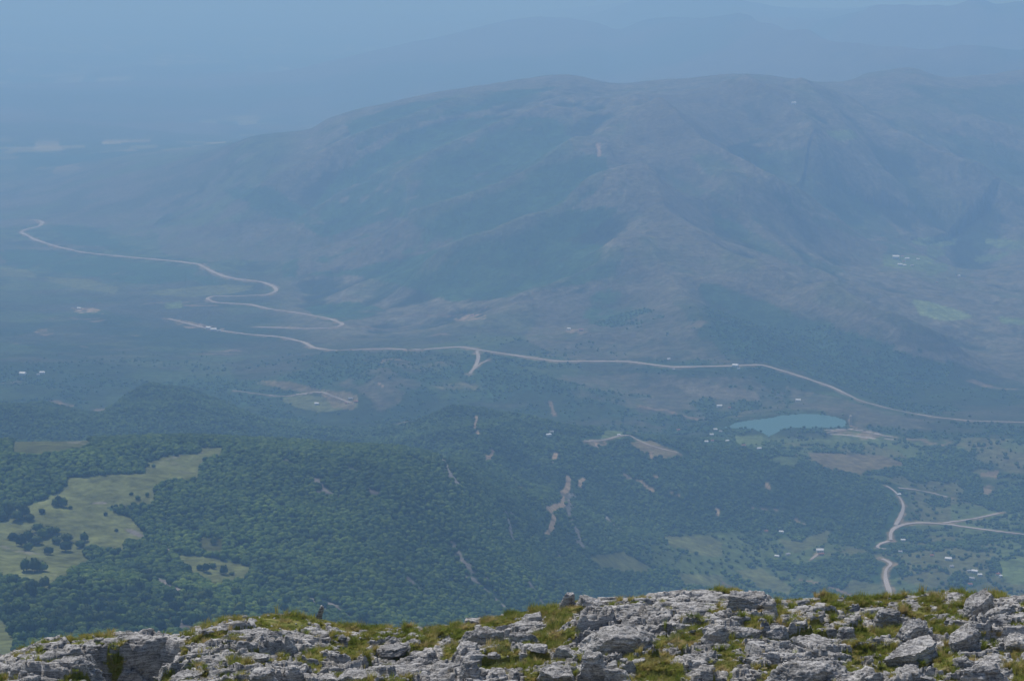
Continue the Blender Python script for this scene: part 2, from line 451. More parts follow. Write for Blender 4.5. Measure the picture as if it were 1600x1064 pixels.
# ------------------------------------------------------------------ land cover
PXV, PYV = project(XG, YG, ZG)
jx = (fbm(XG, YG, 150, 5, 40, gain=.65) - .5) * 46; jy = (fbm(XG, YG, 150, 5, 41, gain=.65) - .5) * 22
jk_ = 1 - .62 * mount; PJX, PJY = PXV + jx * jk_, PYV + jy * jk_
C_forest = np.array((.030, .062, .022)); C_shrub = np.array((.055, .085, .030)); C_heath = np.array((.115, .105, .072))
C_mead = np.array((.140, .156, .060)); C_soil = np.array((.42, .31, .205)); C_field = np.array((.13, .175, .062))
C_straw = np.array((.30, .25, .13)); C_rock = np.array((.36, .33, .30)); C_green = np.array((.078, .120, .038))
def lerp(c, tgt, m): return c + (tgt - c) * m[..., None]
n_big = fbm(XG, YG, 900, 5, 50); n_mid = fbm(XG, YG, 260, 5, 51); n_sm = fbm(XG, YG, 60, 4, 52); n_vs = fbm(XG, YG, 28, 3, 53)
forest = np.zeros(XG.shape)                                  # tree density 0..1
cov = np.ones(XG.shape + (3,)) * C_shrub * .85
# hills below the viewer: forest
m_hill = (1 - sstep(5150, 5350, DG))
forest = np.maximum(forest, m_hill)
# middle valley: patchwork of scrub and woods
m_mid = sstep(5150, 5350, DG) * (1 - sstep(8000, 10000, DG))
wood_mid = sstep(.40, .52, n_mid * .6 + n_big * .4) * sstep(.30, .42, n_sm)
wood_mid = wood_mid * .85 * (1 - sstep(5900, 6900, DG)) + .10 * sstep(.45, .65, n_sm) * (1 - sstep(6200, 6900, DG))
strk = fbm(XG * .28 + wx * .3, YG + wy * .5, 150, 4, 151)
cov = lerp(cov, C_heath * 1.05, m_mid * sstep(.58, .70, strk) * .5)
cov = lerp(cov, C_mead * .9, m_mid * sstep(.60, .68, fbm(XG * .35, YG, 170, 4, 152)) * sstep(.5, .6, n_big) * .6)
cov = lerp(cov, C_soil * .7, m_mid * sstep(.70, .76, fbm(XG * .5, YG, 70, 3, 153)) * sstep(.5, .6, n_mid) * .8)
forest = np.where(m_mid > .5, wood_mid, forest)
cov = lerp(cov, C_heath, m_mid * sstep(.48, .64, fbm(XG, YG, 420, 4, 55)) * .35)
cov = cov * (1 - .22 * m_mid)[..., None]
cov = lerp(cov, C_green, m_mid * sstep(.56, .66, fbm(XG, YG, 300, 4, 56)) * .45)
# main mountain: heath, with woods in the gullies
m_m = sstep(.2, .8, mount)
curv = fbm(XG + wx, YG + wy, 1100, 5, 7, True, .48)
cov = lerp(cov, C_heath * 1.35, m_m * .92)
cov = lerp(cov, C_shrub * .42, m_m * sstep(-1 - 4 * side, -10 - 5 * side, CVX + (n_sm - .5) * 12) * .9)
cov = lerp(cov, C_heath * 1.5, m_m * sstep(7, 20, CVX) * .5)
scr = fbm(XG, YG, 46, 3, 58); cov = lerp(cov, C_shrub * .6, m_m * sstep(.48, .64, scr) * .4)
scr2 = fbm(XG, YG, 24, 2, 59); cov = cov * (1 + m_m * (scr2 - .5) * .55)[..., None]
cov = lerp(cov, C_green * .9, m_m * sstep(.58, .68, n_mid) * .35)
lowr = m_m * inpoly(PJX, PJY, [(1090,440),(1180,455),(1300,500),(1450,545),(1560,575),(1500,640),(1380,630),(1250,590),(1160,565),(1100,510)]); cov = lerp(cov, C_shrub * .5, lowr * .8)
m_left = sstep(7800, 9200, DG) * (1 - sstep(14000, 15500, DG)) * (1 - m_m)
cov = lerp(cov, C_heath * 1.15, m_left * (.35 + .5 * sstep(.42, .58, n_mid)))
cov = lerp(cov, C_green * 1.05, m_left * sstep(.50, .60, fbm(XG * .5 + wx, YG, 420, 4, 157)) * .7)
cov = lerp(cov, C_shrub * .6, m_left * sstep(.52, .64, n_big * .5 + n_sm * .5) * .8)
FOREST_P = [
 [(560,250),(640,205),(760,180),(870,185),(900,235),(945,245),(948,262),(930,300),(890,328),(965,322),(963,335),(930,355),(880,376),(978,388),(978,402),(960,432),(900,446),(800,462),(700,470),(640,450),(560,432),(440,430),(440,412),(520,380),(470,350),(500,300)],
 [(1070,205),(1085,212),(1120,240),(1165,272),(1160,284),(1110,272),(1080,245)],
 [(1040,275),(1120,300),(1190,345),(1270,400),(1330,425),(1290,430),(1200,400),(1110,345)],
 [(1090,440),(1180,462),(1270,492),(1400,530),(1490,560),(1480,600),(1400,625),(1320,606),(1230,575),(1160,560),(1110,500)],
 [(1180,240),(1290,225),(1330,300),(1400,360),(1440,395),(1380,400),(1280,358),(1210,310)],
 [(1480,210),(1560,222),(1700,280),(1700,330),(1600,325),(1540,285)],
 [(1400,130),(1500,140),(1600,130),(1700,130),(1700,180),(1600,200),(1500,180)],
 [(75,350),(110,352),(160,365),(190,382),(235,388),(200,395),(130,385),(95,372)],
 [(925,455),(960,450),(1000,470),(1060,520),(1010,530),(950,520),(900,490)],
 [(540,195),(640,160),(800,140),(880,135),(760,170),(640,195),(560,235)],
 [(350,300),(420,290),(480,330),(470,350),(400,330)], [(0,385),(90,395),(190,408),(300,420),(350,440),(250,445),(120,425),(0,412)],
 [(480,480),(560,470),(600,485),(560,500),(500,500)],
]
fm = np.zeros(XG.shape, bool); s1 = side
for p in FOREST_P: fm |= inpoly(PJX, PJY, p) & (DG > 5600) & (DG < 14500)
fmf = fm * sstep(.22, .40, n_sm*.7+n_mid*.3) * (1 - .55 * m_m * sstep(8, 18, CVX + (n_sm - .5) * 8))
fmf = fmf * (1 - .35 * s1 * m_m)
forest = np.maximum(forest, fmf)
HEATH_P = [
 [(880,585),(1000,585),(1180,590),(1225,610),(1225,640),(1130,652),(1090,655),(1000,640),(900,615)],
 [(1545,702),(1620,690),(1620,755),(1565,765),(1548,780),(1530,770),(1545,745),(1530,735)],
 [(240,355),(400,345),(480,360),(440,405),(330,405),(250,400)],
 [(985,330),(1010,420),(1100,520),(1150,568),(1000,560),(860,560),(820,520),(880,462),(960,440)], [(1000,150),(1150,128),(1170,190),(1060,230),(1130,300),(1260,345),(1390,385),(1360,420),(1200,375),(1110,330),(1130,420),(1250,465),(1420,520),(1560,560),(1600,600),(1450,555),(1250,490),(1120,445),(1040,400),(985,310),(965,245)],
 [(60,345),(250,330),(230,370),(120,350)], [(470,380),(620,340),(720,380),(560,420),(460,430)],
 [(1120,130),(1220,125),(1250,200),(1100,240),(1000,280),(980,210)],
 [(600,640),(520,600),(600,575),(660,600)], [(1230,600),(1400,650),(1460,660),(1400,690),(1340,665),(1320,640),(1240,640)],
]
for p in HEATH_P:
    q = inpoly(PJX, PJY, p) & (DG > 4700)
    cov = lerp(cov, C_heath * 1.05, q * (.35 + .5 * sstep(.35, .6, n_sm * .6 + n_vs * .4)))
    forest = np.where(q, forest * sstep(.52, .66, n_mid * .5 + n_sm * .5), forest)
# gentle farmland below the hills on the right
m_farm = (sstep(822, 838, PYV + jy * .2) * sstep(940, 1060, PJX) * sstep(3500, 3700, DG) * (1 - sstep(4550, 4700, DG)))
m_farm = np.maximum(m_farm, sstep(1080, 1180, PJX) * sstep(676, 690, PJY) * (DG > 5000) * (DG < 5450))
m_farm = np.maximum(m_farm, sstep(1395, 1430, PJX - (PJY - 760) * .1) * (DG > 3600) * (DG < 5500) * 1.0)
mf = sstep(.47, .53, fbm(XG, YG, 150, 4, 61))
forest = forest * (1 - m_farm * mf * .95)
fcol = np.where((fbm(XG, YG, 230, 2, 62) > .52)[..., None], C_field * .8, C_straw * .15 + C_mead * .62)
cov = cov * (1 - (m_farm * .8)[..., None]) + (C_green * .75 * (1-mf)[..., None] + fcol * mf[..., None]) * (m_farm * .8)[..., None]
MEADOWS = [
 ([(104,745),(160,742),(224,740),(229,724),(260,712),(316,708),(313,699),(347,699),(347,708),(320,712),(308,729),(313,743),(263,747),(245,754),(237,763),(245,779),(210,784),(160,787),(168,795),(205,808),(224,832),(222,840),(195,841),(192,850),(180,860),(142,845),(124,853),(131,868),(138,877),(107,892),(75,915),(50,907),(22,895),(-30,897),(-30,850),(-30,818),(0,818),(24,796),(60,784),(92,768),(105,758)], C_mead),
 ([(276,866),(330,869),(394,885),(388,898),(350,906),(334,914),(322,903),(300,890)], C_mead * 1.0),
 ([(20,690),(80,685),(145,683),(130,697),(75,705),(20,705)], C_mead * .7),
 ([(-20,980),(8,985),(25,1000),(20,1015),(-20,1022)], C_mead),
 ([(-40,960),(10,970),(20,1030),(-40,1040)], C_mead),
 ([(310,838),(350,842),(348,862),(318,858)], C_mead * .6),
]
BARE = np.zeros(XG.shape)
for p, c in MEADOWS:
    q = (inpoly(PXV + jx*.1, PYV + jy*.1, p) | inpoly(PXV + jx*.1, PYV + jy*.1 - 7, p)) & (DG < 4000)
    forest[q] = 0; BARE[q] = 1
    cov = np.where(q[..., None], c * (0.9 + .25 * n_mid)[..., None] * (.85 + .3*n_vs)[..., None], cov)
rk = BARE * sstep(.60, .68, fbm(XG, YG, 22, 3, 70))*.5*sstep(.5,.6,n_mid)
cov = lerp(cov, C_rock * .8, rk)
FIELDS = [
 ([(1032,838),(1110,837),(1128,848),(1128,865),(1105,866),(1060,855)], C_mead * .95, 3600, 5000),
 ([(922,868),(975,863),(1020,885),(1005,893),(940,885)], C_mead * .78, 3600, 5000),
 ([(1150,892),(1190,888),(1240,918),(1230,928),(1190,915)], C_mead * .95, 3600, 5000),
 ([(1215,842),(1250,845),(1270,835),(1300,828),(1290,845),(1240,860)], C_mead * .78, 3600, 5000),
 ([(1060,895),(1130,898),(1120,915),(1070,912)], C_mead * .95, 3600, 5000),
 ([(1330,905),(1380,915),(1375,930),(1310,925)], C_mead * .78, 3600, 5000),
 ([(1560,876),(1640,868),(1640,912),(1570,905)], C_field * .9, 3600, 5000),
 ([(1260,706),(1380,712),(1415,725),(1330,737),(1280,725)], C_straw * .5, 4700, 5600),
 ([(1145,680),(1190,682),(1192,690),(1150,690)], C_field * .9, 4700, 5600),
 ([(1200,712),(1250,715),(1240,727),(1215,722)], C_field * .8, 4700, 5600),
 ([(1330,672),(1400,680),(1395,690),(1320,688),(1260,690)], C_field * .8, 4900, 5900),
 ([(1290,672),(1345,668),(1380,678),(1340,684),(1295,682)], C_soil * .55, 4900, 5900),
 ([(1410,684),(1490,688),(1480,695),(1430,692)], C_soil * .5, 4900, 5900),
 ([(985,690),(1020,688),(1060,706),(1050,714),(1010,704)], C_straw * .6, 4500, 5600),
 ([(905,688),(945,683),(950,692),(920,695)], C_soil * .6, 4500, 5600),
 ([(945,672),(975,675),(970,681),(940,680)], C_field, 4500, 5600),
 ([(1425,468),(1450,470),(1500,485),(1518,495),(1470,497),(1440,488)], C_field * 1.15 + .03, 5800, 12000),
 ([(1560,495),(1640,500),(1640,508),(1570,502)], C_field * 1.0, 5800, 12000),
 ([(1380,398),(1450,400),(1462,410),(1440,420),(1380,412)], C_field, 7500, 14000),
 ([(1425,372),(1480,370),(1500,376),(1470,382),(1430,378)], C_field, 7500, 14000),
 ([(1530,370),(1600,378),(1640,380),(1640,386),(1560,384)], C_field, 7500, 14000),
 ([(1450,385),(1480,392),(1465,398),(1450,394)], C_field*.9, 7500, 14000),
 ([(1520,400),(1560,396),(1580,392),(1560,404),(1530,408)], C_field*.8, 7500, 14000),
 ([(1440,415),(1480,410),(1480,420),(1450,426)], C_field*.8, 7500, 14000),
 ([(1290,205),(1330,203),(1342,212),(1310,217)], C_field, 7500, 14000),
 ([(70,433),(130,435),(185,448),(180,455),(120,447)], C_mead * .9, 6500, 14000),
 ([(-20,416),(40,420),(58,430),(-20,428)], C_mead * .9, 6500, 14000),
 ([(220,457),(270,451),(340,445),(400,447),(360,456),(300,460)], C_mead * .85, 6500, 14000),
 ([(255,474),(285,470),(282,477),(260,478)], C_field, 6500, 14000),
 ([(440,622),(470,615),(500,619),(545,618),(560,632),(500,640),(460,632)], C_mead * .95, 5400, 7000),
 ([(500,612),(540,612),(558,620),(552,636),(520,632)], C_straw * .6, 5400, 7000),
 ([(400,595),(450,597),(500,608),(540,614),(450,606)], C_straw * .5, 5400, 7000),
 ([(110,480),(150,482),(160,486),(120,486)], C_soil * .8, 6500, 12000),
 ([(250,497),(300,503),(352,513),(345,518),(290,508)], C_soil * .6, 6000, 12000),
 ([(60,515),(85,516),(75,522),(50,520)], C_soil * .5, 6000, 12000),
 ([(700,494),(750,490),(760,494),(715,498)], C_soil * .8, 6000, 12000),
 ([(880,512),(915,514),(925,520),(895,518)], C_soil * .6, 6000, 12000),
 ([(70,618),(85,622),(120,634),(100,634)], C_soil * .55, 4800, 8000),
 ([(140,636),(170,638),(160,642),(140,640)], C_soil * .6, 4800, 8000),
 
 ([(1530,740),(1560,735),(1556,760),(1538,772)], C_soil * .6, 4600, 6000),
 ([(1040,590),(1100,600),(1180,610),(1190,622),(1080,615)], C_heath * 1.25, 5600, 8000),
]
for p, c, d0, d1 in FIELDS:
    q = (inpoly(PXV + jx*.2, PYV + jy*.2, p) | inpoly(PXV + jx*.2, PYV + jy*.2 - 4, p)) & (DG > d0) & (DG < d1)
    soil_ = float(c[0]) > .2 and d0 >= 4500
    al_ = q * (sstep(.42, .58, .5 * n_vs + .5 * fbm(XG, YG, 34, 3, 154)) * .8 if soil_ else 1.0)
    cov = lerp(cov, c * (0.85 + .3 * n_vs)[..., None], al_); forest[q] = 0; BARE[q] = 1
# bare scars, eroded gullies and scree: (points, width in m, colour, dmin, dmax, raggedness)
SCARS = [
 ([(888,745),(887,760),(878,775),(881,785),(866,793),(857,797)], 6, C_soil * .95, 3500, 5300, .12),
 ([(857,797),(866,805),(863,820),(853,838)], 5, C_soil * .85, 3500, 5300, .15),
 ([(890,770),(888,795),(892,812),(905,838),(908,852)], 7, C_rock * .6, 3500, 5300, 1.0),
 ([(868,708),(866,718)], 6, C_soil, 3900, 5300, .3), ([(860,724),(866,722)], 5, C_soil, 3900, 5300, .3),
 ([(913,747),(907,752),(906,760)], 5, C_soil, 3900, 5300, .3), ([(812,764),(822,763)], 6, C_soil * .8, 3900, 5300, .4),
 ([(932,694),(932,700)], 5, C_soil, 4200, 5300, .3), ([(1017,706),(1018,716)], 5, C_soil * .8, 4200, 5300, .3),
 ([(975,740),(983,748)], 6, C_soil * .7, 4000, 5300, .5), ([(1002,752),(1010,760),(1018,765)], 7, C_soil * .85, 4000, 5300, .6),
 ([(1050,771),(1060,773)], 5, C_soil * .7, 4000, 5300, .4), ([(1023,744),(1028,746)], 4, C_soil * .8, 4000, 5300, .4),
 ([(945,805),(960,822),(975,832)], 7, C_rock * .7, 3600, 5300, .7), ([(985,822),(1010,830)], 7, C_soil * .6, 3600, 5300, .6),
 ([(1121,795),(1121,805)], 5, C_soil * .9, 3900, 5300, .4), ([(1198,756),(1202,764)], 5, C_soil * .8, 4200, 5300, .4),
 ([(1176,793),(1224,796)], 4, C_soil * .6, 3900, 5300, .7), ([(1243,812),(1256,820)], 4, C_soil * .7, 3900, 5300, .6),
 ([(740,655),(745,650),(742,670),(748,680)], 4, C_soil * .7, 4400, 5300, .5), ([(752,715),(770,704)], 5, C_soil*.6, 3600, 5300, .7),
 ([(682,712),(692,718),(700,732),(708,745),(712,760)], 7, C_rock, 3000, 4200, .55), ([(690,735),(700,742)], 7, C_rock * .8, 3000, 4200, .9),
 ([(790,800),(795,815),(800,835),(804,848)], 5, C_rock * .8, 2700, 4300, .6), ([(800,802),(810,810)], 5, C_rock * .8, 2700, 4300, .6),
 ([(730,900),(745,910),(765,925),(785,945),(800,965)], 8, C_rock * .85, 2300, 4200, .75), ([(870,862),(877,872)], 4, C_rock * .9, 2700, 4300, .5),
 ([(865,900),(878,915),(888,925)], 5, C_rock * .8, 2700, 4300, .6), ([(825,905),(835,925),(850,945)], 4, C_rock * .7, 2700, 4300, .6),
 ([(470,940),(500,938),(520,945),(540,962)], 9, C_rock * 1.0, 1800, 3200, .6), ([(490,945),(510,955)], 10, C_rock * .7, 1800, 3200, .8),
 ([(205,893),(225,898),(245,905),(270,918),(280,928)], 8, C_rock * .8, 1800, 3200, .55), ([(250,906),(285,912)], 9, C_rock * .75, 1800, 3200, .7),
 ([(245,850),(262,858),(270,862)], 4, C_rock * .9, 2200, 3400, .5), ([(270,965),(285,978),(298,986)], 9, C_rock * .6, 1500, 3000, .4),
 ([(200,828),(222,838)], 5, C_rock * .8, 2200, 3400, .5), ([(150,785),(168,787)], 3, C_rock * 1.1, 2200, 3400, .4),
 ([(490,748),(500,757),(510,768),(530,775)], 9, C_rock * .65, 2800, 4000, .85), ([(540,730),(550,735)], 6, C_rock * .65, 2800, 4000, .8),
 ([(440,714),(455,725)], 6, C_rock * .6, 2800, 4000, .8), ([(645,716),(655,722)], 8, C_heath, 2800, 4000, .6), ([(680,785),(690,790)], 5, C_rock * .7, 2800, 4000, .6),
 ([(575,762),(585,770)], 8, C_rock * .5, 2800, 4000, .8), ([(705,845),(720,870),(730,885)], 9, C_rock * .6, 2300, 4000, .9),
 ([(640,905),(655,920),(670,935)], 8, C_rock * .6, 2000, 4000, .85), ([(1130,910),(1160,925)], 6, C_soil*.5, 3400, 4500, .6),
 ([(1250,905),(1300,918),(1330,930)], 5, C_soil*.6, 3400, 4500, .6),
 ([(935,225),(937,245)], 10, C_soil * .8, 8500, 14000, .5), ([(1385,372),(1330,358),(1270,335),(1240,318)], 12, C_heath * 1.7, 7500, 14000, .4),
 ([(900,450),(830,470),(760,490)], 10, C_heath * 1.6, 6500, 14000, .4),
 ([(1130,430),(1200,455),(1270,478),(1400,520)], 16, C_heath * 1.45, 6500, 14000, .5),
 ([(1400,545),(1470,560),(1560,575)], 14, C_heath * 1.5, 6300, 14000, .5),
 ([(1327,655),(1330,666),(1340,669)], 4, C_soil * .7, 5200, 7000, .5),
 ([(1290,672),(1330,670),(1380,680)], 5, C_rock * 1.1, 5200, 7000, .3), ([(1300,678),(1360,684),(1400,686)], 4, C_rock * 1.1, 5200, 7000, .3),
 ([(1000,635),(1040,640),(1100,655)], 8, C_soil * .6, 5300, 7000, .5),
 ([(860,628),(868,650)], 7, C_soil * .5, 5000, 7000, .5), ([(590,598),(600,605)], 5, C_soil * .9, 5400, 7000, .3),
 ([(440,510),(520,512),(640,510)], 6, C_soil * .45, 6000, 9000, .4), ([(560,497),(640,492),(760,480)], 6, C_soil * .4, 6000, 9000, .4),
]
for pts, wd, c, d0, d1, rag in SCARS:
    wp = [hit(px, py, ZG, d0) for px, py in pts]
    P = np.array(wp); rr = wd * 4
    Dp = np.hypot(P[:,0], P[:,1]); a = np.arctan2(P[:,0], P[:,1])
    nearh = Dp.mean() < 3700; c = c * (.72 if nearh else .9); rag = rag + (.35 if nearh else .1)
    if Dp.max() > d1 * 1.2: continue
    i0, i1 = np.searchsorted(np.exp(LD), [Dp.min() - rr*3, Dp.max() + rr*3]); j0, j1 = np.searchsorted(AZ, [a.min() - rr/Dp.min(), a.max() + rr/Dp.min()])
    sl_ = (slice(i0, i1), slice(j0, j1))
    d, al = seg_dist(XG[sl_], YG[sl_], wp)
    q = sstep(wd * 1.15, wd * .75, d * (1 + rag * 2.2 * (n_vs[sl_] - .45)) + rag * wd * .9 * (fbm(XG[sl_], YG[sl_], 16, 3, 77) - .4) * 1.6)
    cov[sl_] = lerp(cov[sl_], c, q); forest[sl_] *= (1 - np.maximum(sstep(.2, .5, q), sstep(wd + 9, wd + 3, d + 9 * (n_vs[sl_] - .5)) * (wd < 10) * (.45 if nearh else .6)))
    BARE[sl_] = np.maximum(BARE[sl_], q)
# the plain: fields in long strips seen edge-on, fading into the air
m_pl = sstep(13000, 14800, DG) * (1 - m_m) * (1 - far * sstep(-1440, -1400, ZG))
cell = _h(np.floor((XG + YG*.2 + wx) / 170), np.floor((YG - XG*.3 + wy) / 420), 5)
cell2 = _h(np.floor((XG + wx) / 1900), np.floor((YG + wy) / 3600), 6)
pcol = C_green * .75 + (C_straw * (1.1 + .25 * sstep(13500, 16000, DG))[..., None] - C_green * .75) * (sstep(.5, 1.0, cell) * sstep(.2, .9, cell2) * .8)[..., None]
pcol = pcol + (C_soil - pcol) * ((cell < .05) * (cell2 > .5) * .5)[..., None]
pcol = lerp(pcol, C_forest*1.3, sstep(.50, .56, n_big))
cov = cov * (1 - m_pl[..., None]) + pcol * m_pl[..., None]
m_far = far * sstep(-1440, -1380, ZG)
cov = lerp(cov, C_heath * 1.1, m_far); cov = lerp(cov, C_forest * 1.4, m_far * sstep(.50, .60, fbm(XG, YG, 2500, 4, 57)) * .6)
ROADS = [
 ('valley_road', [(45,345),(60,344),(67,348),(62,354),(42,358),(32,363),(55,375),(90,386),(130,395),(200,402),(270,408),(310,413),(330,424),(352,433),(368,436),(384,438)], 17, 0, 6000),
 ('valley_road', [(382,438),(410,441),(428,448),(433,455),(418,461),(370,463),(332,463),(322,467),(335,473),(390,476),(420,483),(470,490),(515,498),(537,507),(525,512),(480,514),(400,511)], 14, 0, 5600),
 ('valley_road', [(262,498),(290,505),(330,515),(380,522),(440,527),(475,535),(490,544),(520,548),(600,545),(650,547),(720,542),(735,545),(800,555),(870,565),(980,565),(1050,574),(1150,572),(1190,570),(1240,585),(1300,605),(1345,627),(1400,641),(1460,652),(1520,658),(1600,660),(1750,662)], 13, 0, 5600),
 ('farm_track', [(745,548),(748,560),(742,575),(733,585)], 10, 0, 5600),
 ('farm_track', [(764,562),(752,568),(742,576)], 7, 0, 5600),
 ('village_road', [(1660,842),(1600,835),(1540,828),(1480,819),(1430,816),(1402,822),(1391,831),(1392,845)], 8.5, 1, 3600),
 ('village_road', [(1392,845),(1378,848),(1366,857),(1390,858)], 9, 1, 3600),
 ('village_road', [(1470,818),(1520,811),(1565,801)], 9, 1, 3600),
 ('village_road', [(1383,758),(1398,767),(1411,785),(1412,795),(1405,812),(1398,822)], 7, 1, 4000),
 ('village_road', [(1400,762),(1440,766),(1485,778)], 7, 1, 4000),
 ('village_road', [(1375,872),(1390,878),(1396,881),(1384,888),(1383,905),(1390,925),(1392,940)], 8, 1, 3500),
 ('hilltop_track', [(912,690),(945,688),(965,682),(983,680),(1010,695),(1065,710)], 6, 0, 4400),
 ('farm_track', [(1265,876),(1275,868),(1282,864)], 6, 0, 3500),
 ('farm_track', [(360,610),(440,620),(500,612),(550,630)], 6, 0, 5400),
 ('farm_track', [(1290,676),(1330,671),(1370,680),(1400,683)], 6, 0, 5200),
]
for _n, pts, wd, _m, dm in ROADS:
    q_ = np.array(pts, float); ql = np.concatenate([[0], np.cumsum(np.hypot(*np.diff(q_, axis=0).T))]); uu = np.arange(0, ql[-1] + 6, 6.0)
    wp = [hit(a, b_, ZG, dm) for a, b_ in zip(np.interp(uu, ql, q_[:, 0]), np.interp(uu, ql, q_[:, 1]))]
    P = np.array(wp); rr = wd * 5; Dp = np.hypot(P[:,0], P[:,1]); a = np.arctan2(P[:,0], P[:,1])
    i0, i1 = np.searchsorted(np.exp(LD), [Dp.min() - rr, Dp.max() + rr]); j0, j1 = np.searchsorted(AZ, [a.min() - rr/Dp.min(), a.max() + rr/Dp.min()])
    sl_ = (slice(i0, i1), slice(j0, j1))
    d, al = seg_dist(XG[sl_], YG[sl_], wp)
    q = sstep(wd * 1.5, wd * .6, d + wd * 2.6 * (fbm(XG[sl_], YG[sl_], 45, 4, 78) - .45))
    cov[sl_] = lerp(cov[sl_], C_soil * .62, q * .75); forest[sl_] *= (1 - q)
# wooded ground: forest floor and canopy tint
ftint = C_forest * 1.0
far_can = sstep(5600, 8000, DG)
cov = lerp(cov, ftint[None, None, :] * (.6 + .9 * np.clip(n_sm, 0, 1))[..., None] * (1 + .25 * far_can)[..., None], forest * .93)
cov = cov * (.88 + .24 * n_vs)[..., None]

V = np.stack([XG, YG, ZG], -1).reshape(-1, 3)
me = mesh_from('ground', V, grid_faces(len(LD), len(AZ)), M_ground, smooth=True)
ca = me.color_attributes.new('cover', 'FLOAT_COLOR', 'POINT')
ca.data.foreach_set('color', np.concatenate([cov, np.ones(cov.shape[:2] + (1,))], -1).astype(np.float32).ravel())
ground = link('valley_ground', me); ground['kind'] = 'structure'

# ------------------------------------------------------------------ water
m, t, b = new_mat('lake_water')
b.inputs['Base Color'].default_value = (0.034, 0.120, 0.100, 1); b.inputs['Roughness'].default_value = 0.4
b.inputs['Specular IOR Level'].default_value = 0.5
g = N(t, 'ShaderNodeNewGeometry'); bump(t, b, noise(t, g.outputs['Position'], 0.35, 4), .25, .3)
bm = bmesh.new()
cx = sum(p[0] for p in lake_w) / len(lake_w); cy = sum(p[1] for p in lake_w) / len(lake_w)
bm.faces.new([bm.verts.new((p[0] + (p[0]-cx)*.06, p[1] + (p[1]-cy)*.06, LAKE_Z)) for p in lake_w])
me = bpy.data.meshes.new('lake_water'); bm.to_mesh(me); bm.free(); me.materials.append(m)
if me.polygons[0].normal.z < 0: me.flip_normals()
o = link('lake_water', me); o['kind'] = 'structure'

# ------------------------------------------------------------------ roads and tracks
M_road = plain_mat('pale_gravel_road', (0.33, 0.29, 0.245), .95, .15, .02)
M_asph = plain_mat('worn_road', (0.38, 0.34, 0.31), .95, .12, .02)
ROADPTS = []
def ribbon(name, pts, wd, mat, dmin=1500, lift=1.2, dense=6.0):
    q = np.array(pts, float); ql = np.concatenate([[0], np.cumsum(np.hypot(*np.diff(q, axis=0).T))])
    uu = np.arange(0, ql[-1] + 3, 3.0)
    wp = [hit(a, b_, ZG, dmin) for a, b_ in zip(np.interp(uu, ql, q[:, 0]), np.interp(uu, ql, q[:, 1]))]
    P = np.array(wp)
    # smooth resample
    L = np.concatenate([[0], np.cumsum(np.hypot(np.diff(P[:,0]), np.diff(P[:,1])))])
    n = max(8, int(L[-1] / dense)); u = np.linspace(0, L[-1], n)
    X = np.interp(u, L, P[:,0]); Y = np.interp(u, L, P[:,1])
    k = max(1, int(45 / dense)); ker = np.hanning(2*k+3)[1:-1]; ker /= ker.sum()
    Xp = np.convolve(np.pad(X, k+0, 'edge'), ker, 'same')[k:len(X)+k]; Yp = np.convolve(np.pad(Y, k+0, 'edge'), ker, 'same')[k:len(Y)+k]
    tx = np.gradient(Xp); ty = np.gradient(Yp); tl = np.hypot(tx, ty) + 1e-9
    nx, ny = -ty/tl, tx/tl
    ROADPTS.append((Xp[::2], Yp[::2], wd))
    rows = []
    wv = wd * (1 + .55 * (fbm(u, u*0, 70, 4, 5) - .5) * 2)
    for f in (-.5, -.17, .17, .5):
        x = Xp + nx * wv * f; y = Yp + ny * wv * f
        rows.append(np.stack([x, y, terr_z(x, y) + lift], -1))
    V = np.stack(rows, 0).reshape(-1, 3)
    me = mesh_from(name, V, grid_faces(4, n), mat, smooth=True)
    if me.polygons[0].normal.z < 0: me.flip_normals()
    o = link(name, me); o['kind'] = 'structure'
    return o
def terr_z(x, y):
    x = np.asarray(x, float); y = np.asarray(y, float)
    ld = np.log(np.hypot(x, y)); az = np.arctan2(x, y)
    i = np.clip(np.searchsorted(LD, ld) - 1, 0, len(LD) - 2); j = np.clip(np.searchsorted(AZ, az) - 1, 0, len(AZ) - 2)
    u = np.clip((ld - LD[i]) / (LD[i+1] - LD[i]), 0, 1); v = np.clip((az - AZ[j]) / (AZ[j+1] - AZ[j]), 0, 1)
    return (ZG[i, j]*(1-u)*(1-v) + ZG[i+1, j]*u*(1-v) + ZG[i, j+1]*(1-u)*v + ZG[i+1, j+1]*u*v)
def cov_at(arr, x, y):
    ld = np.log(np.hypot(x, y)); az = np.arctan2(x, y)
    i = np.clip(np.rint(np.interp(ld, LD, np.arange(len(LD)))).astype(int), 0, len(LD)-1)
    j = np.clip(np.rint(np.interp(az, AZ, np.arange(len(AZ)))).astype(int), 0, len(AZ)-1)
    return arr[i, j]
for nme, pts, wd, mt, dm in ROADS:
    ribbon(nme, pts, wd, (M_road, M_asph)[mt], dm)

# ------------------------------------------------------------------ house materials and places
M_wall_w = plain_mat('white_render', (0.72, 0.70, 0.66), .9, .06, .5); M_wall_t = plain_mat('tan_render', (0.5, 0.42, 0.33), .9, .08, .5)
M_roof_w = plain_mat('pale_metal_roof', (0.80, 0.80, 0.80), .6, .05, .3); M_roof_r = plain_mat('red_tile_roof', (0.34, 0.15, 0.10), .9, .15, .8)
M_roof_g = plain_mat('grey_roof', (0.42, 0.42, 0.43), .8, .1, .5); M_dark = plain_mat('dark_opening', (0.04, 0.045, 0.05), .4, .1, 1)
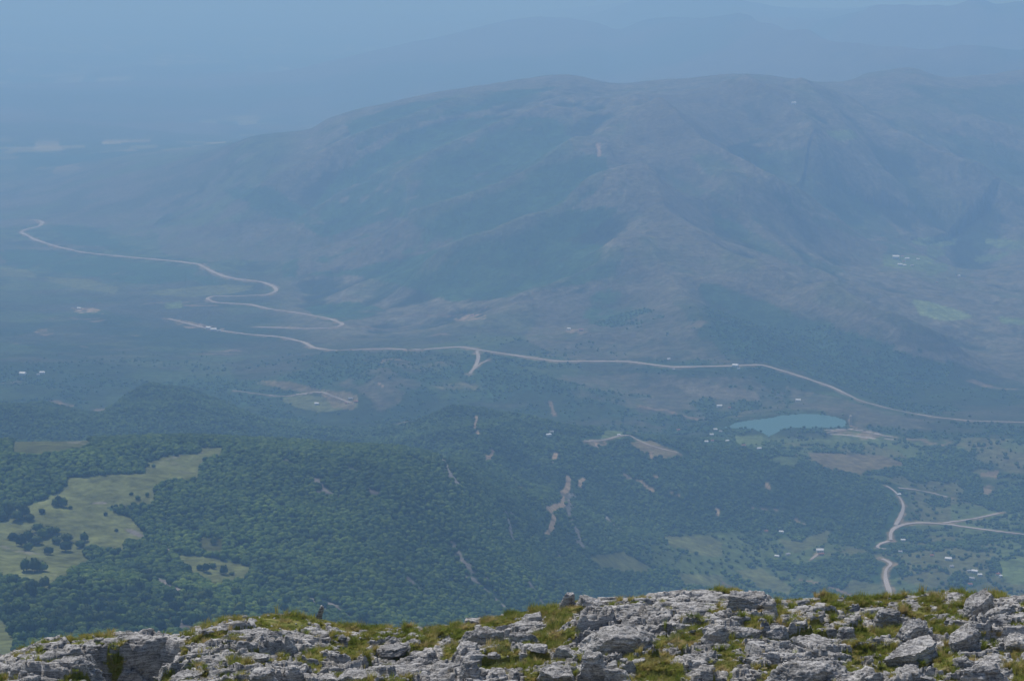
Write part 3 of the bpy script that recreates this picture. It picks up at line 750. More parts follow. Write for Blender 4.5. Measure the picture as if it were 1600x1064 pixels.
# (px, py, length in photo pixels, roof, wall, label, group)
W_, T_, RW, RR, RG = M_wall_w, M_wall_t, M_roof_w, M_roof_r, M_roof_g
HOUSES = [
 (36,585,9,RW,W_,'long white barn alone on the green slope at the far left edge','farm buildings on the left slope'),
 (66,583,7,RW,W_,'smaller white farm building to the right of the long white barn','farm buildings on the left slope'),
 (60,585,4,RG,W_,'small grey shed between the two white farm buildings','farm buildings on the left slope'),
 (326,513,7,RW,W_,'bright white hall at the left of the roadside works yard','buildings of the roadside works yard'),
 (334,516,8,RW,W_,'longest white hall in the middle of the roadside works yard','buildings of the roadside works yard'),
 (342,517,5,RG,W_,'grey roofed shed at the right of the roadside works yard','buildings of the roadside works yard'),
 (320,511,4,RR,W_,'small red roofed building at the upper end of the works yard','buildings of the roadside works yard'),
 (124,482,5,RW,T_,'pale hut at the left tip of the bare earth strip','single huts'),
 (738,493,4,RR,W_,'small red roofed hut on the pink scar above the road','single huts'),
 (889,514,5,RW,W_,'white hut on the heath above the valley road','single huts'),
 (908,516,6,RR,T_,'long red roofed shed right of the white heath hut','single huts'),
 (1149,572,8,RW,W_,'white building standing at the bend of the valley road above the lake','single huts'),
 (1154,576,4,RG,W_,'low grey shed below the white roadside building','single huts'),
 (1053,577,3,RG,T_,'tiny grey hut below the valley road','single huts'),
 (1045,561,4,RW,W_,'small pale hut just above the valley road','single huts'),
 (1247,626,7,RW,W_,'white house among dark trees on the slope above the lake','houses round the lake'),
 (1124,635,7,RW,W_,'white long house on the heath up left of the lake','houses round the lake'),
 (1140,637,4,RR,T_,'small brown roofed hut right of the white heath house','houses round the lake'),
 (1118,671,5,RW,W_,'white house nearest the left tip of the lake','houses round the lake'),
 (1126,674,4,RG,W_,'grey roofed house by the left tip of the lake','houses round the lake'),
 (1112,679,5,RW,W_,'white roofed house in the upper part of the lakeside hamlet','houses round the lake'),
 (1108,685,6,RG,W_,'grey roofed house in the middle of the lakeside hamlet','houses round the lake'),
 (1113,689,4,RR,W_,'small red roofed house in the lakeside hamlet','houses round the lake'),
 (1104,690,5,RW,W_,'lowest white house of the lakeside hamlet','houses round the lake'),
 (1136,689,5,RW,W_,'white house on the green field right of the hamlet','houses round the lake'),
 (1162,696,5,RR,W_,'red roofed house on the field below the lake','houses round the lake'),
 (1186,701,6,RW,W_,'white house furthest right on the field below the lake','houses round the lake'),
 (1060,672,5,RR,T_,'brown roofed house in the woods left of the lakeside hamlet','houses round the lake'),
 (857,680,7,RW,W_,'white house on top of the wooded hill in the centre','hilltop houses'),
 (862,675,5,RG,W_,'grey roofed house just behind the white hilltop house','hilltop houses'),
 (967,680,4,RW,W_,'small white house where the hilltop track bends','hilltop houses'),
 (548,623,6,RG,T_,'grey roofed farmhouse on the pale fields left of centre','farm on the pale fields'),
 (556,628,6,RR,T_,'brown roofed barn right of the grey farmhouse','farm on the pale fields'),
 (495,631,6,RW,W_,'white shed at the lower edge of the pale fields','farm on the pale fields'),
 (541,630,4,RR,W_,'small red roofed shed below the grey farmhouse','farm on the pale fields'),
 (1281,861,10,RW,W_,'large white roofed farmhouse at the end of its own track','houses in the near fields'),
 (1283,866,7,RR,T_,'brown shed just below the large white roofed farmhouse','houses in the near fields'),
 (1214,869,6,RW,W_,'white cube like house left of the farmhouse among trees','houses in the near fields'),
 (1231,866,6,RG,W_,'pale house between the white cube house and the farmhouse','houses in the near fields'),
 (1221,831,6,RW,W_,'white roofed house highest in the near fields','houses in the near fields'),
 (1197,830,5,RR,T_,'red roofed house left of the highest white roofed house','houses in the near fields'),
 (1404,773,6,RW,W_,'white house where the narrow road leaves the forest','houses in the near fields'),
 (1411,844,6,RW,W_,'white house right of the road fork','houses along the right village'),
 (1407,862,5,RG,W_,'grey roofed house below the road fork','houses along the right village'),
 (1456,868,5,RR,T_,'brown roofed house alone on the green slope left of the village','houses along the right village'),
 (1482,874,9,RW,W_,'long white roofed house at the upper left of the village','houses along the right village'),
 (1487,885,5,RG,W_,'small grey house under the long white roofed house','houses along the right village'),
 (1514,892,6,RG,W_,'grey roofed house at the top of the village cluster','houses along the right village'),
 (1523,893,8,RW,W_,'brightest white roofed house at the top of the village cluster','houses along the right village'),
 (1531,898,6,RW,W_,'white house at the right of the village cluster','houses along the right village'),
 (1519,904,7,RG,W_,'grey white house in the middle of the village cluster','houses along the right village'),
 (1516,913,6,RR,W_,'red roofed house at the bottom of the village cluster','houses along the right village'),
 (1559,897,6,RR,W_,'red roofed house right of the village by the green field','houses along the right village'),
 (1563,900,4,RW,W_,'small white shed beside the red roofed house by the green field','houses along the right village'),
 (1400,403,9,RW,W_,'longest white building at the left of the distant village','buildings of the distant village'),
 (1410,401,4,RR,W_,'small building at the top of the distant village','buildings of the distant village'),
 (1417,405,6,RW,W_,'white building in the middle row of the distant village','buildings of the distant village'),
 (1412,409,4,RR,W_,'red roofed building in the middle row of the distant village','buildings of the distant village'),
 (1406,414,6,RW,W_,'white building at the lower left of the distant village','buildings of the distant village'),
 (1413,415,5,RW,W_,'white building at the lower middle of the distant village','buildings of the distant village'),
 (1425,415,4,RG,W_,'pale building at the lower right of the distant village','buildings of the distant village'),
 (1434,405,4,RW,W_,'white building furthest right in the distant village','buildings of the distant village'),
 (1498,431,4,RW,W_,'small white house right of and below the distant village','buildings of the distant village'),
 (1464,441,3,RR,T_,'small reddish hut below the distant village','buildings of the distant village'),
 (1240,162,6,RW,W_,'tiny white building high on the main mountain','single huts'),
]
# ------------------------------------------------------------------ trees
def ico(sub, seed, lump=.25, squash=.85):
    bm = bmesh.new(); bmesh.ops.create_icosphere(bm, subdivisions=sub, radius=1)
    r_ = np.random.default_rng(seed); C = r_.normal(size=(11, 3)); C /= np.linalg.norm(C, axis=1)[:, None]
    amp = r_.uniform(.5, 1, 11)
    for v in bm.verts:
        n = np.array(v.co); d = (C @ n)
        q = (np.clip((d - .55) / .45, 0, 1) * amp).max()
        k = 1 - lump + lump * 1.35 * q ** .6 + r_.uniform(-.07, .07)
        v.co = Vector(n * k); v.co.z *= squash
        if v.co.z < -.45: v.co.z = -.45 - (v.co.z + .45) * .1
    V = np.array([v.co[:] for v in bm.verts]); F = np.array([[v.index for v in f.verts] for f in bm.faces])
    bm.free(); return V, F

def crown_mesh(name, seed, sub=3, leaves=260):
    """lumpy crown (radius 1) with ragged leaf clumps standing off its surface"""
    V, F = ico(sub, seed); r_ = np.random.default_rng(seed + 99)
    Vs = [V]; Fs = [F]; off = len(V)
    if leaves:
        idx = r_.integers(0, len(V), leaves)
        c = V[idx] * r_.uniform(.92, 1.14, (leaves, 1)) + r_.normal(0, .04, (leaves, 3))
        s = r_.uniform(.07, .16, (leaves, 1, 1))
        tri = c[:, None, :] + r_.normal(size=(leaves, 3, 3)) * s
        Vs.append(tri.reshape(-1, 3)); Fs.append(np.arange(leaves*3).reshape(-1, 3) + off)
    me = mesh_from(name, np.concatenate(Vs), np.concatenate(Fs), M_leaf)
    return me
M_leaf_d = foliage_mat('dark_foliage', (0.018, 0.040, 0.013), (0.026, 0.055, 0.016), (0.034, 0.066, 0.020))
M_leaf_o = foliage_mat('olive_foliage', (0.045, 0.072, 0.020), (0.060, 0.090, 0.024), (0.075, 0.105, 0.028))
crowns = []
for mt_, tone_ in ((M_leaf_d, 'dark green'), (M_leaf, 'mid green'), (M_leaf_o, 'olive green')):
    for i in range(4):
        c_ = crown_mesh('crown', 100 + i + len(crowns)); c_.materials.clear(); c_.materials.append(mt_); crowns.append((c_, tone_))
crowns_lo = [crown_mesh('far_crown', 200 + i, 2, 60) for i in range(5)]
# trunk (base at 0, top inside the crown) with three limbs
def trunk_mesh():
    bm = bmesh.new()
    def cone(a, b, r1, r2):
        d = Vector(b) - Vector(a)
        mt = Matrix.Translation((Vector(a) + Vector(b)) / 2) @ d.to_track_quat('Z', 'Y').to_matrix().to_4x4()
        bmesh.ops.create_cone(bm, cap_ends=True, segments=7, radius1=r1, radius2=r2, depth=d.length, matrix=mt)
    cone((0, 0, -.4), (0.02, 0, .8), .08, .055)
    cone((0.02, 0, .75), (.35, .1, 1.3), .045, .02); cone((0.02, 0, .7), (-.3, .2, 1.35), .045, .02); cone((0.02, 0, .75), (0, -.3, 1.4), .04, .02)
    me = bpy.data.meshes.new('trunk'); bm.to_mesh(me); bm.free(); me.materials.append(M_bark); return me
trunk = trunk_mesh()

def scatter(n, d0, d1, az0, az1):
    """random points, even per unit of ground area"""
    d = np.sqrt(rng.uniform(d0*d0, d1*d1, n)); a = rng.uniform(az0, az1, n)
    return d * np.sin(a), d * np.cos(a)
A0, A1 = R(-19), R(19)
parts = []
def area(d0, d1): return (d1*d1 - d0*d0) / 2 * (A1 - A0)
for d0, d1, sp, rad in ((1400, 2700, 5.4, 4.0), (2700, 3700, 4.7, 3.4), (3700, 5450, 5.5, 3.2), (5450, 7000, 10.5, 3.1)):
    n = int(area(d0, d1) / (sp * sp))
    x, y = scatter(n, d0, d1, A0, A1)
    f = cov_at(forest, x, y)
    dens = 1.0 if d0 < 5000 else .75
    keep = rng.uniform(0, 1, n) < (f ** 1.3) * dens
    x, y = x[keep], y[keep]
    parts.append(np.stack([x, y, terr_z(x, y), rad * (.55 + .95 * rng.uniform(0, 1, len(x)) ** 1.6)], -1))
# single trees and hedges standing about the farmland
x, y = scatter(60000, 3500, 5500, R(1), A1)
fm_ = cov_at(m_farm, x, y); hedge = np.abs(fbm(x, y, 130, 2, 88) - .5) < .035
keep = (fm_ > .4) & ((hedge & (rng.uniform(0, 1, len(x)) < .55)) | (rng.uniform(0, 1, len(x)) < .05)) & (cov_at(BARE, x, y) < .5)
x, y = x[keep], y[keep]; parts.append(np.stack([x, y, terr_z(x, y), 3.6 * rng.uniform(.5, 1.4, len(x))], -1))
T = np.concatenate(parts)
tpx, tpy = project(T[:,0], T[:,1], T[:,2])
inl = inpoly(T[:,0], T[:,1], lake_w)
T = T[(tpx > -380) & (tpx < 1980) & ~inl]
# no trees on the roads
hashr = set()
for X_, Y_, w_ in ROADPTS:
    for a, b_ in zip(X_, Y_):
        for i in (-1, 0, 1):
            for j in (-1, 0, 1): hashr.add((int(a // 14) + i, int(b_ // 14) + j))
onroad = np.array([(int(a // 14), int(b_ // 14)) in hashr for a, b_ in T[:, :2]])
T = T[~onroad]
hs_ = [hit(h_[0], h_[1] + 1, ZG, 2500) for h_ in HOUSES]
for hp in hs_:
    dx_, dy_ = T[:, 0] - hp[0], T[:, 1] - hp[1]
    T = T[~((np.abs(dx_) < 11) & (dy_ > -42) & (dy_ < 9) & (np.hypot(dx_, dy_) < 42))]
# which trees can be seen above the foreground crest, and show largest
CREST = [(-300,1050),(0,1022),(50,1002),(120,990),(200,985),(290,985),(350,965),(400,957),(470,960),(540,975),(600,980),(660,982),(720,972),(780,960),(850,950),(880,942),(900,935),(950,932),(1000,925),(1100,920),(1160,921),(1200,927),(1215,938),(1270,931),(1330,932),(1400,930),(1450,926),(1500,920),(1560,924),(1600,920),(1900,925)]
crx = [c[0] for c in CREST]; cry = [c[1] for c in CREST]
tpx, tpy = project(T[:,0], T[:,1], T[:,2] + T[:,3])
vis = (tpx > 0) & (tpx < 1600) & (tpy < np.interp(tpx, crx, cry) - 4)
D_ = np.hypot(T[:,0], T[:,1])
score = np.where(vis & (tpx < 620), T[:,3] / D_, 0)
order = np.argsort(-score)
NEAR = []
MEADOW_TREES = [(86,791,5),(92,789,6),(99,792,6),(66,802,5),(6,812,7),(16,806,8),(27,812,8),(38,808,8),(47,812,6),(20,843,7),(33,853,8),(45,860,7),(57,850,9),(66,840,8),(60,830,8),(75,836,8),(86,833,7),(88,848,7),(104,846,8),(103,861,9),(76,866,7),(44,848,8),(125,855,7),(132,846,6),(54,893,9),(41,892,8),(66,892,8),(312,890,5),(322,893,6),(333,888,5),(350,897,6),(362,898,4),(231,729,3),(240,730,3),(215,780,4),(230,776,3),(205,773,3),(334,850,5),(182,830,3),(165,805,3),(110,795,3)]
for px, py, r_ in MEADOW_TREES:
    p = hit(px, py, ZG, 1500); NEAR.append((p[0], p[1], p[2], r_ * math.hypot(p[0], p[1]) / FPX * 1.05, px, py, True))
sel = order[:258]
for i in sel: NEAR.append((*T[i], tpx[i], tpy[i], False))
T = np.delete(T, sel, 0)
COLS = [(40, 'at the left border'), (85, 'under the dark grove'), (125, 'below the big meadow'), (165, 'left of the scree strip'), (205, 'under the scree tip'), (250, 'below the scree strip'), (300, 'by the reddish bare patch'),
        (345, 'left of the small clearing'), (390, 'under the small clearing'), (440, 'above the summit hump'), (500, 'above the standing stone'), (2000, 'above the grassy saddle')]
PLACED = []
def where_tree(px, py, meadow):
    if meadow:
        if px < 55 and py < 820: return 'in the round grove at the left meadow edge'
        if 80 < px < 115 and py < 800: return 'in the small trio on the open meadow'
        if py < 745: return 'on the upper neck of the pale meadow'
        if 15 < px < 92 and 825 < py < 870: return f'in the {"upper" if py < 846 else "lower"} {"left" if px < 50 else "right"} part of the dark grove'
        if px > 300: return f'on the small pale clearing, {"left" if px < 340 else "right"} side'
        if py > 885: return 'in the clump at the lower end of the meadow'
        if px > 150: return f'on the stony {"upper" if py < 790 else "lower"} right side of the meadow'
        return f'just right of the dark meadow grove, {"upper" if py < 852 else "lower"} one' if px < 112 else 'on open grass right of the grove'
    up = np.interp(px, crx, cry) - py
    row = 'right above the ridge' if up < 12 else ('close over the ridge' if up < 24 else ('somewhat above the ridge' if up < 40 else ('well above the ridge' if up < 65 else 'high over the ridge')))
    return f'{row}, {next(t_ for l_, t_ in COLS if px < l_)}'
for n_, (x, y, z, r_, px, py, mead) in enumerate(NEAR):
    px = float(px); py = float(py)
    e = empty('broadleaf_tree', (x, y, z - .5), random.uniform(0, 6.28), 1.0)
    tall = random.choice((.85, 1.0, 1.3))
    e.scale = (r_, r_, r_ * tall)
    ap = r_ * FPX / math.hypot(x, y); size = 'small' if ap < 5 else ('broad' if ap > 8.2 else 'medium')
    cm, tone = random.choice(crowns)
    form = {.85: 'flat', 1.0: 'round', 1.3: 'tall'}[tall]
    tag(e, f'{size} {form} {tone} tree {where_tree(px, py, mead)}', 'tree', 'trees of the meadow and nearest forest'); PLACED.append((px, e))
    c = link('crown', cm, e); c.location = (0, 0, 1.25 if not mead else .95)
    tr = link('trunk', trunk, e)

def single_out(lst):
    by = {}
    for px, o in lst: by.setdefault(o['label'], []).append((px, o))
    for lab, v in by.items():
        if len(v) < 2: continue
        v.sort(key=lambda t_: t_[0]); n = len(v)
        words = {2: ['left hand', 'right hand'], 3: ['leftmost', 'middle', 'rightmost'], 4: ['leftmost', 'second', 'third', 'rightmost']}.get(n, ['leftmost', 'second', 'third', 'fourth', 'fifth', 'sixth', 'seventh', 'eighth', 'ninth', 'tenth'])
        for (px, o), w_ in zip(v, words): o['label'] = f'{w_} {lab}'
single_out(PLACED)

def gn_scatter(name, pts, scales, kinds, protos, rots, zoff, zscale=(.9, 1.25), tilt=None):
    me = bpy.data.meshes.new(name)
    me.vertices.add(len(pts)); me.vertices.foreach_set('co', np.asarray(pts, np.float32).ravel())
    for nm, arr, ty in (('sc', scales, 'FLOAT'), ('rz', rots, 'FLOAT'), ('kd', kinds, 'INT')):
        a = me.attributes.new(nm, ty, 'POINT'); a.data.foreach_set('value', np.asarray(arr, np.float32 if ty == 'FLOAT' else np.int32))
    me.update()
    o = link(name, me)
    ng = bpy.data.node_groups.new(name + '_nodes', 'GeometryNodeTree')
    ng.interface.new_socket('Geometry', in_out='INPUT', socket_type='NodeSocketGeometry')
    ng.interface.new_socket('Geometry', in_out='OUTPUT', socket_type='NodeSocketGeometry')
    gi = ng.nodes.new('NodeGroupInput'); go = ng.nodes.new('NodeGroupOutput')
    def attr(nm, ty):
        n = ng.nodes.new('GeometryNodeInputNamedAttribute'); n.data_type = ty; n.inputs['Name'].default_value = nm
        return n.outputs['Attribute']
    sc = attr('sc', 'FLOAT'); rz = attr('rz', 'FLOAT'); kd = attr('kd', 'INT')
    cx_ = ng.nodes.new('ShaderNodeCombineXYZ'); ng.links.new(rz, cx_.inputs[2])
    e2r = ng.nodes.new('FunctionNodeEulerToRotation'); ng.links.new(cx_.outputs[0], e2r.inputs[0])
    join = ng.nodes.new('GeometryNodeJoinGeometry')
    for k, po in enumerate(protos):
        oi = ng.nodes.new('GeometryNodeObjectInfo'); oi.inputs[0].default_value = po
        cmp_ = ng.nodes.new('FunctionNodeCompare'); cmp_.data_type = 'INT'; cmp_.operation = 'EQUAL'
        ng.links.new(kd, cmp_.inputs[2]); cmp_.inputs[3].default_value = k
        ip = ng.nodes.new('GeometryNodeInstanceOnPoints')
        ng.links.new(gi.outputs[0], ip.inputs['Points']); ng.links.new(cmp_.outputs[0], ip.inputs['Selection'])
        ng.links.new(oi.outputs['Geometry'], ip.inputs['Instance']); ng.links.new(e2r.outputs[0], ip.inputs['Rotation']); ng.links.new(sc, ip.inputs['Scale'])
        ng.links.new(ip.outputs[0], join.inputs[0])
    ng.links.new(join.outputs[0], go.inputs[0])
    md = o.modifiers.new('scatter', 'NODES'); md.node_group = ng
    return o
def proto_obj(name, me):
    return bpy.data.objects.new(name, me)       # not linked: only a source for the scatter
near = T[np.hypot(T[:,0], T[:,1]) < 3700]; farT = T[np.hypot(T[:,0], T[:,1]) >= 3700]
for nm, tt, pr, lab in (('near_forest', near, crowns_lo, 'dense dark green forest covering the near hill round the pale meadow'),
                   ('valley_woods', farT, crowns_lo, 'hazy woods and hedges spread over the far lower hills and valley')):
    P = tt[:, :3].copy(); P[:, 2] += tt[:, 3] * .7
    o = gn_scatter(nm, P, tt[:, 3], rng.integers(0, 5, len(tt)), [proto_obj(f'{nm}_crown', c) for c in pr], rng.uniform(0, 6.28, len(tt)), 0)
    tag(o, lab, 'forest' if nm == 'near_forest' else 'woods', None, 'stuff')
print('TREES', len(near), len(farT), len(NEAR))

# ------------------------------------------------------------------ houses
def bm_box(bm, x0, x1, y0, y1, z0, z1):
    v = [bm.verts.new(p) for p in ((x0,y0,z0),(x1,y0,z0),(x1,y1,z0),(x0,y1,z0),(x0,y0,z1),(x1,y0,z1),(x1,y1,z1),(x0,y1,z1))]
    for f in ((0,3,2,1),(4,5,6,7),(0,1,5,4),(1,2,6,5),(2,3,7,6),(3,0,4,7)): bm.faces.new([v[i] for i in f])
def bm_mesh(name, bm, mat):
    me = bpy.data.meshes.new(name); bm.to_mesh(me); bm.free(); me.materials.append(mat); return me
def house(x, y, z, L, W, H, rz, wall, roof, label, group, cat='house', name='house'):
    e = empty(name, (x, y, z), rz)
    tag(e, label, cat, group)
    bm = bmesh.new(); bm_box(bm, -L/2, L/2, -W/2, W/2, -4, H)
    g0 = [bm.verts.new(p) for p in ((-L/2,-W/2,H),(-L/2,W/2,H),(-L/2,0,H+W*.26))]; g1 = [bm.verts.new(p) for p in ((L/2,-W/2,H),(L/2,W/2,H),(L/2,0,H+W*.26))]
    bm.faces.new(g0[::-1]); bm.faces.new(g1)
    link('wall', bm_mesh('wall', bm, wall), e)
    bm = bmesh.new(); ov = .7
    for s in (-1, 1):
        a = [(-L/2-ov, s*(W/2+ov), H-.15), (L/2+ov, s*(W/2+ov), H-.15), (L/2+ov, 0, H+W*.26+.15), (-L/2-ov, 0, H+W*.26+.15)]
        lo = [bm.verts.new((p[0], p[1], p[2])) for p in a]; hi = [bm.verts.new((p[0], p[1], p[2]+.22)) for p in a]
        bm.faces.new(lo); bm.faces.new(hi[::-1])
        for i in range(4): bm.faces.new([lo[i], hi[i], hi[(i+1)%4], lo[(i+1)%4]])
    bmesh.ops.recalc_face_normals(bm, faces=bm.faces)
    rf = link('roof', bm_mesh('roof', bm, roof), e)
    bm = bmesh.new(); bm_box(bm, L*.2, L*.2+.8, .6, 1.4, H+W*.1, H+W*.26+1.3); link('chimney', bm_mesh('chimney', bm, wall), rf)
    for fx in (-.3, 0.02, .3):
        bm = bmesh.new(); bm_box(bm, fx*L-.6, fx*L+.6, -W/2-.06, -W/2+.05, 1.2, 2.6); link('window', bm_mesh('window', bm, M_dark), e)
    return e
for px, py, lp, rf, wl, lab, grp in HOUSES:
    p = hit(px, py + 1, ZG, 2500); D = math.hypot(p[0], p[1])
    L = max(6, lp * D / FPX * 1.1); W = max(5, L * .62)
    rz = random.uniform(-.5, .5)
    house(p[0], p[1], p[2], L, W, max(3.0, L * .35), rz, wl, rf, lab, grp)
# stone intake tower at the dam
p = hit(1329, 664, ZG, 5000)
e = empty('dam_tower', p, .2); tag(e, 'slim tan stone tower standing at the right end of the lake dam', 'tower')
bm = bmesh.new(); bmesh.ops.create_cone(bm, cap_ends=True, segments=12, radius1=4.2, radius2=3.0, depth=26, matrix=Matrix.Translation((0, 0, 11)))
link('shaft', bm_mesh('shaft', bm, plain_mat('tan_stone', (.5, .4, .27), .9, .1, .3)), e)
bm = bmesh.new(); bmesh.ops.create_cone(bm, cap_ends=True, segments=12, radius1=4.0, radius2=1.0, depth=3, matrix=Matrix.Translation((0, 0, 25.5)))
link('cap', bm_mesh('cap', bm, M_wall_t), e)

# >>>FG
# ================================================================== THE ROCKY RIDGE IN FRONT
CR_D = [(-800,57.5),(0,57),(300,57),(500,59.5),(700,59),(850,60),(1000,60),(1200,60.5),(1600,61),(2400,61)]
crest_s = lambda px: py_to_s(np.interp(px, crx, cry) + 19)
crest_y = lambda px: np.interp(px, [c[0] for c in CR_D], [c[1] for c in CR_D])
def near_px(x, y): return 800 + FPX * x / (y * cP + 17.7 * sP)
def ridge_base(x, y):
    px = near_px(x, np.clip(y, 44, 62)); yc = crest_y(px)
    cs = crest_s(px)
    ker = 0
    for o_ in (-26, -13, 0, 13, 26): ker = ker + crest_s(px + o_)
    cs = .5 * cs + .1 * ker
    y50 = 50.3 + 1.2 * sstep(500, 0, px)
    zc = -cs * yc; z50 = -py_to_s(1066) * y50
    t = (y - y50) / (yc - y50)
    zt = z50 + (zc - z50) * (t + .10 * np.sin(np.pi * np.clip(t, 0, 1)))
    zf = np.interp(y, [0, 3, 20, 35, 45], [-1.7, -2.4, -9.2, -14.7, -17.0]); k = sstep(44.5, 50, y)
    z45 = z50 + (y - y50) * (z50 + 17.0 - .25) / (y50 - 45)
    zfr = np.where(y < 45, zf, np.interp(y, [45, 50.3], [0, 1]) * (z50 + 17.0) - 17.0)
    z = np.where(y < y50, zfr, zt)
    db = np.maximum(y - yc, 0)
    return np.where(y > yc, zc - .16 * np.minimum(db, 2) * db * .5 - .30 * np.maximum(db - 2, 0) - .010 * db * db, z)

def worley(x, y, a, b, rot, seed, tilt=.15, dip=(0, 0)):
    c, s_ = math.cos(rot), math.sin(rot)
    u = (x * c + y * s_) / a; v = (-x * s_ + y * c) / b
    iu = np.floor(u); iv = np.floor(v)
    f1 = np.full(u.shape, 9.); f2 = f1.copy(); hh = np.zeros(u.shape); cid = np.zeros(u.shape)
    for di in (-1, 0, 1):
        for dj in (-1, 0, 1):
            ci, cj = iu + di, iv + dj
            pu = ci + .12 + .76 * _h(ci, cj, seed); pv = cj + .12 + .76 * _h(ci, cj, seed + 1)
            du = u - pu; dv = v - pv; d = np.maximum(np.abs(du + .3 * dv), np.abs(dv - .25 * du)) * .6 + np.hypot(du, dv) * .4
            h0 = _h(ci, cj, seed + 2) - .5 + tilt * (du * (_h(ci, cj, seed + 3) - .5 + dip[0]) + dv * (_h(ci, cj, seed + 4) - .5 + dip[1])) * 2
            m_ = d < f1
            f2 = np.where(m_, f1, np.minimum(f2, d)); hh = np.where(m_, h0, hh); cid = np.where(m_, _h(ci, cj, seed + 5), cid); f1 = np.where(m_, d, f1)
    return hh, f2 - f1, cid

GRASS_P = [
 ([(395,960),(470,962),(530,975),(545,985),(470,978),(400,972)], 1), ([(535,975),(650,978),(640,990),(600,998),(560,1020),(530,1030),(520,1000)], 1),
 ([(660,980),(720,972),(800,962),(880,945),(900,948),(850,965),(760,975),(700,985)], .8), ([(470,1015),(510,1010),(500,1040),(480,1055),(465,1040)], 1),
 ([(350,1005),(400,1010),(395,1064),(340,1064)], .8), ([(855,960),(900,955),(890,985),(860,990)], 1), ([(860,985),(900,980),(895,1010),(870,1025),(850,1000)], 1),
 ([(770,1000),(840,990),(850,1025),(800,1040),(755,1045),(745,1020)], .9), ([(830,1045),(850,1040),(860,1070),(820,1070)], 1),
 ([(975,1005),(1010,995),(1050,975),(1095,965),(1108,975),(1105,1000),(1080,1015),(1060,1040),(1070,1070),(960,1070),(975,1035)], 1),
 ([(1140,950),(1170,958),(1208,945),(1208,980),(1180,990),(1170,1010),(1155,1030),(1125,1045),(1110,1020),(1140,1000)], 1),
 ([(1110,940),(1150,945),(1165,960),(1130,962),(1105,955)], .9), ([(1115,1035),(1150,1030),(1140,1064),(1110,1064)], .9),
 ([(1260,935),(1300,930),(1400,930),(1440,930),(1440,950),(1400,945),(1340,948),(1280,950)], .9),
 ([(1395,935),(1450,932),(1500,925),(1530,930),(1510,960),(1500,985),(1470,990),(1455,965),(1440,955),(1405,952)], 1),
 ([(1300,960),(1340,965),(1345,985),(1310,990)], .9), ([(1340,980),(1400,975),(1400,1000),(1395,1030),(1400,1060),(1340,1070),(1320,1040),(1300,1010),(1340,1000)], 1),
 ([(1450,1020),(1490,1010),(1495,1040),(1450,1050)], .8), ([(1570,945),(1620,950),(1620,985),(1590,985),(1570,965)], 1), ([(1590,1030),(1620,1025),(1620,1064),(1580,1064)], .8),
 ([(20,1015),(60,1005),(60,1030),(20,1040)], .7), ([(280,985),(350,968),(380,975),(330,1000),(290,1010)], .7), ([(130,985),(180,983),(160,992)], .8),
 ([(240,1040),(300,1035),(310,1064),(250,1064)], .6), ([(690,1000),(740,1010),(720,1030),(690,1020)], .7), ([(630,990),(680,985),(680,1000),(640,1010)], .6),
]
xs_f = np.concatenate([np.linspace(-30, -16.2, 30)[:-1], np.arange(-16.2, 16.21, .036), np.linspace(16.2, 30, 30)[1:]])
ys_f = np.concatenate([np.linspace(0.3, 47.5, 90)[:-1], np.arange(47.5, 62.5, .036), np.linspace(62.5, 150, 80)[1:]])
XF, YF = np.meshgrid(xs_f, ys_f)
ZB = ridge_base(XF, YF)
PXF, PYF = project(XF, YF, ZB)
jx_ = (fbm(XF, YF, .8, 3, 92) - .5) * 34; jy_ = (fbm(XF, YF, .8, 3, 93) - .5) * 16
def boxb(A, r, ax_):
    return boxblur(A, r, ax_)
hol = inpoly(PXF + jx_, PYF + jy_, [(150,1010),(225,1004),(300,1008),(292,1026),(262,1040),(215,1068),(190,1130),(60,1130),(75,1080),(140,1062)])
ZB0 = ZB.copy()
hol = hol.astype(float); hol = boxb(boxb(hol, 4, 0), 5, 1)
ZB = ZB - 1.0 * hol
gm = sstep(.55, .65, .045 * sstep(620, 480, PXF) + fbm(XF, YF, 2.6, 4, 90) * .55 + fbm(XF, YF, .7, 3, 91) * .45) * .7
jx_ = (fbm(XF, YF, .8, 3, 92) - .5) * 34; jy_ = (fbm(XF, YF, .8, 3, 93) - .5) * 16
for p, s_ in GRASS_P:
    gm = np.where(inpoly(PXF + jx_, PYF + jy_, p), np.maximum(gm, s_), gm)
gm *= sstep(.34, .48, fbm(XF, YF, .42, 3, 94))
slabz = inpoly(PXF + jx_ * .5, PYF + jy_ * .5, [(930,928),(1000,920),(1200,918),(1215,940),(1100,955),(1060,985),(960,1000),(900,960)]); gm = gm * np.where(slabz, .25, 1.0)
ax = XF + (fbm(XF, YF, 1.1, 3, 95) - .5) * .35; ay = YF + (fbm(XF, YF, 1.1, 3, 96) - .5) * .35
h1, e1, c1 = worley(ax, ay, 2.3, 1.25, .28, 300, .45, (.1, -.1))
h2, e2, c2 = worley(ax, ay, .85, .5, .2, 320, .9, (.1, -.05))
h3, e3, c3 = worley(ax, ay, .30, .19, .35, 340, 1.0)
fine_ = fbm(XF, YF, .16, 3, 97) - .5
left = sstep(560, 300, PXF)                 # the broken cliffs on the left are bolder
rockh = (.46 + .2 * left) * h1 + .24 * h2 + .085 * h3 * (c2 > .35) + .035 * fine_
q_ = rockh * 11; rockh = .4 * rockh + .6 * (np.floor(q_) + sstep(.7, .98, q_ - np.floor(q_))) / 11   # bedding ledges
rockh = rockh * 1.0
rockh -= .34 * sstep(.10, .0, e1) + .17 * sstep(.09, .0, e2) + .05 * sstep(.12, .0, e3)
grow = -.04 + .10 * (fbm(XF, YF, .5, 4, 98) - .5) + .22 * h1 + .05 * h2
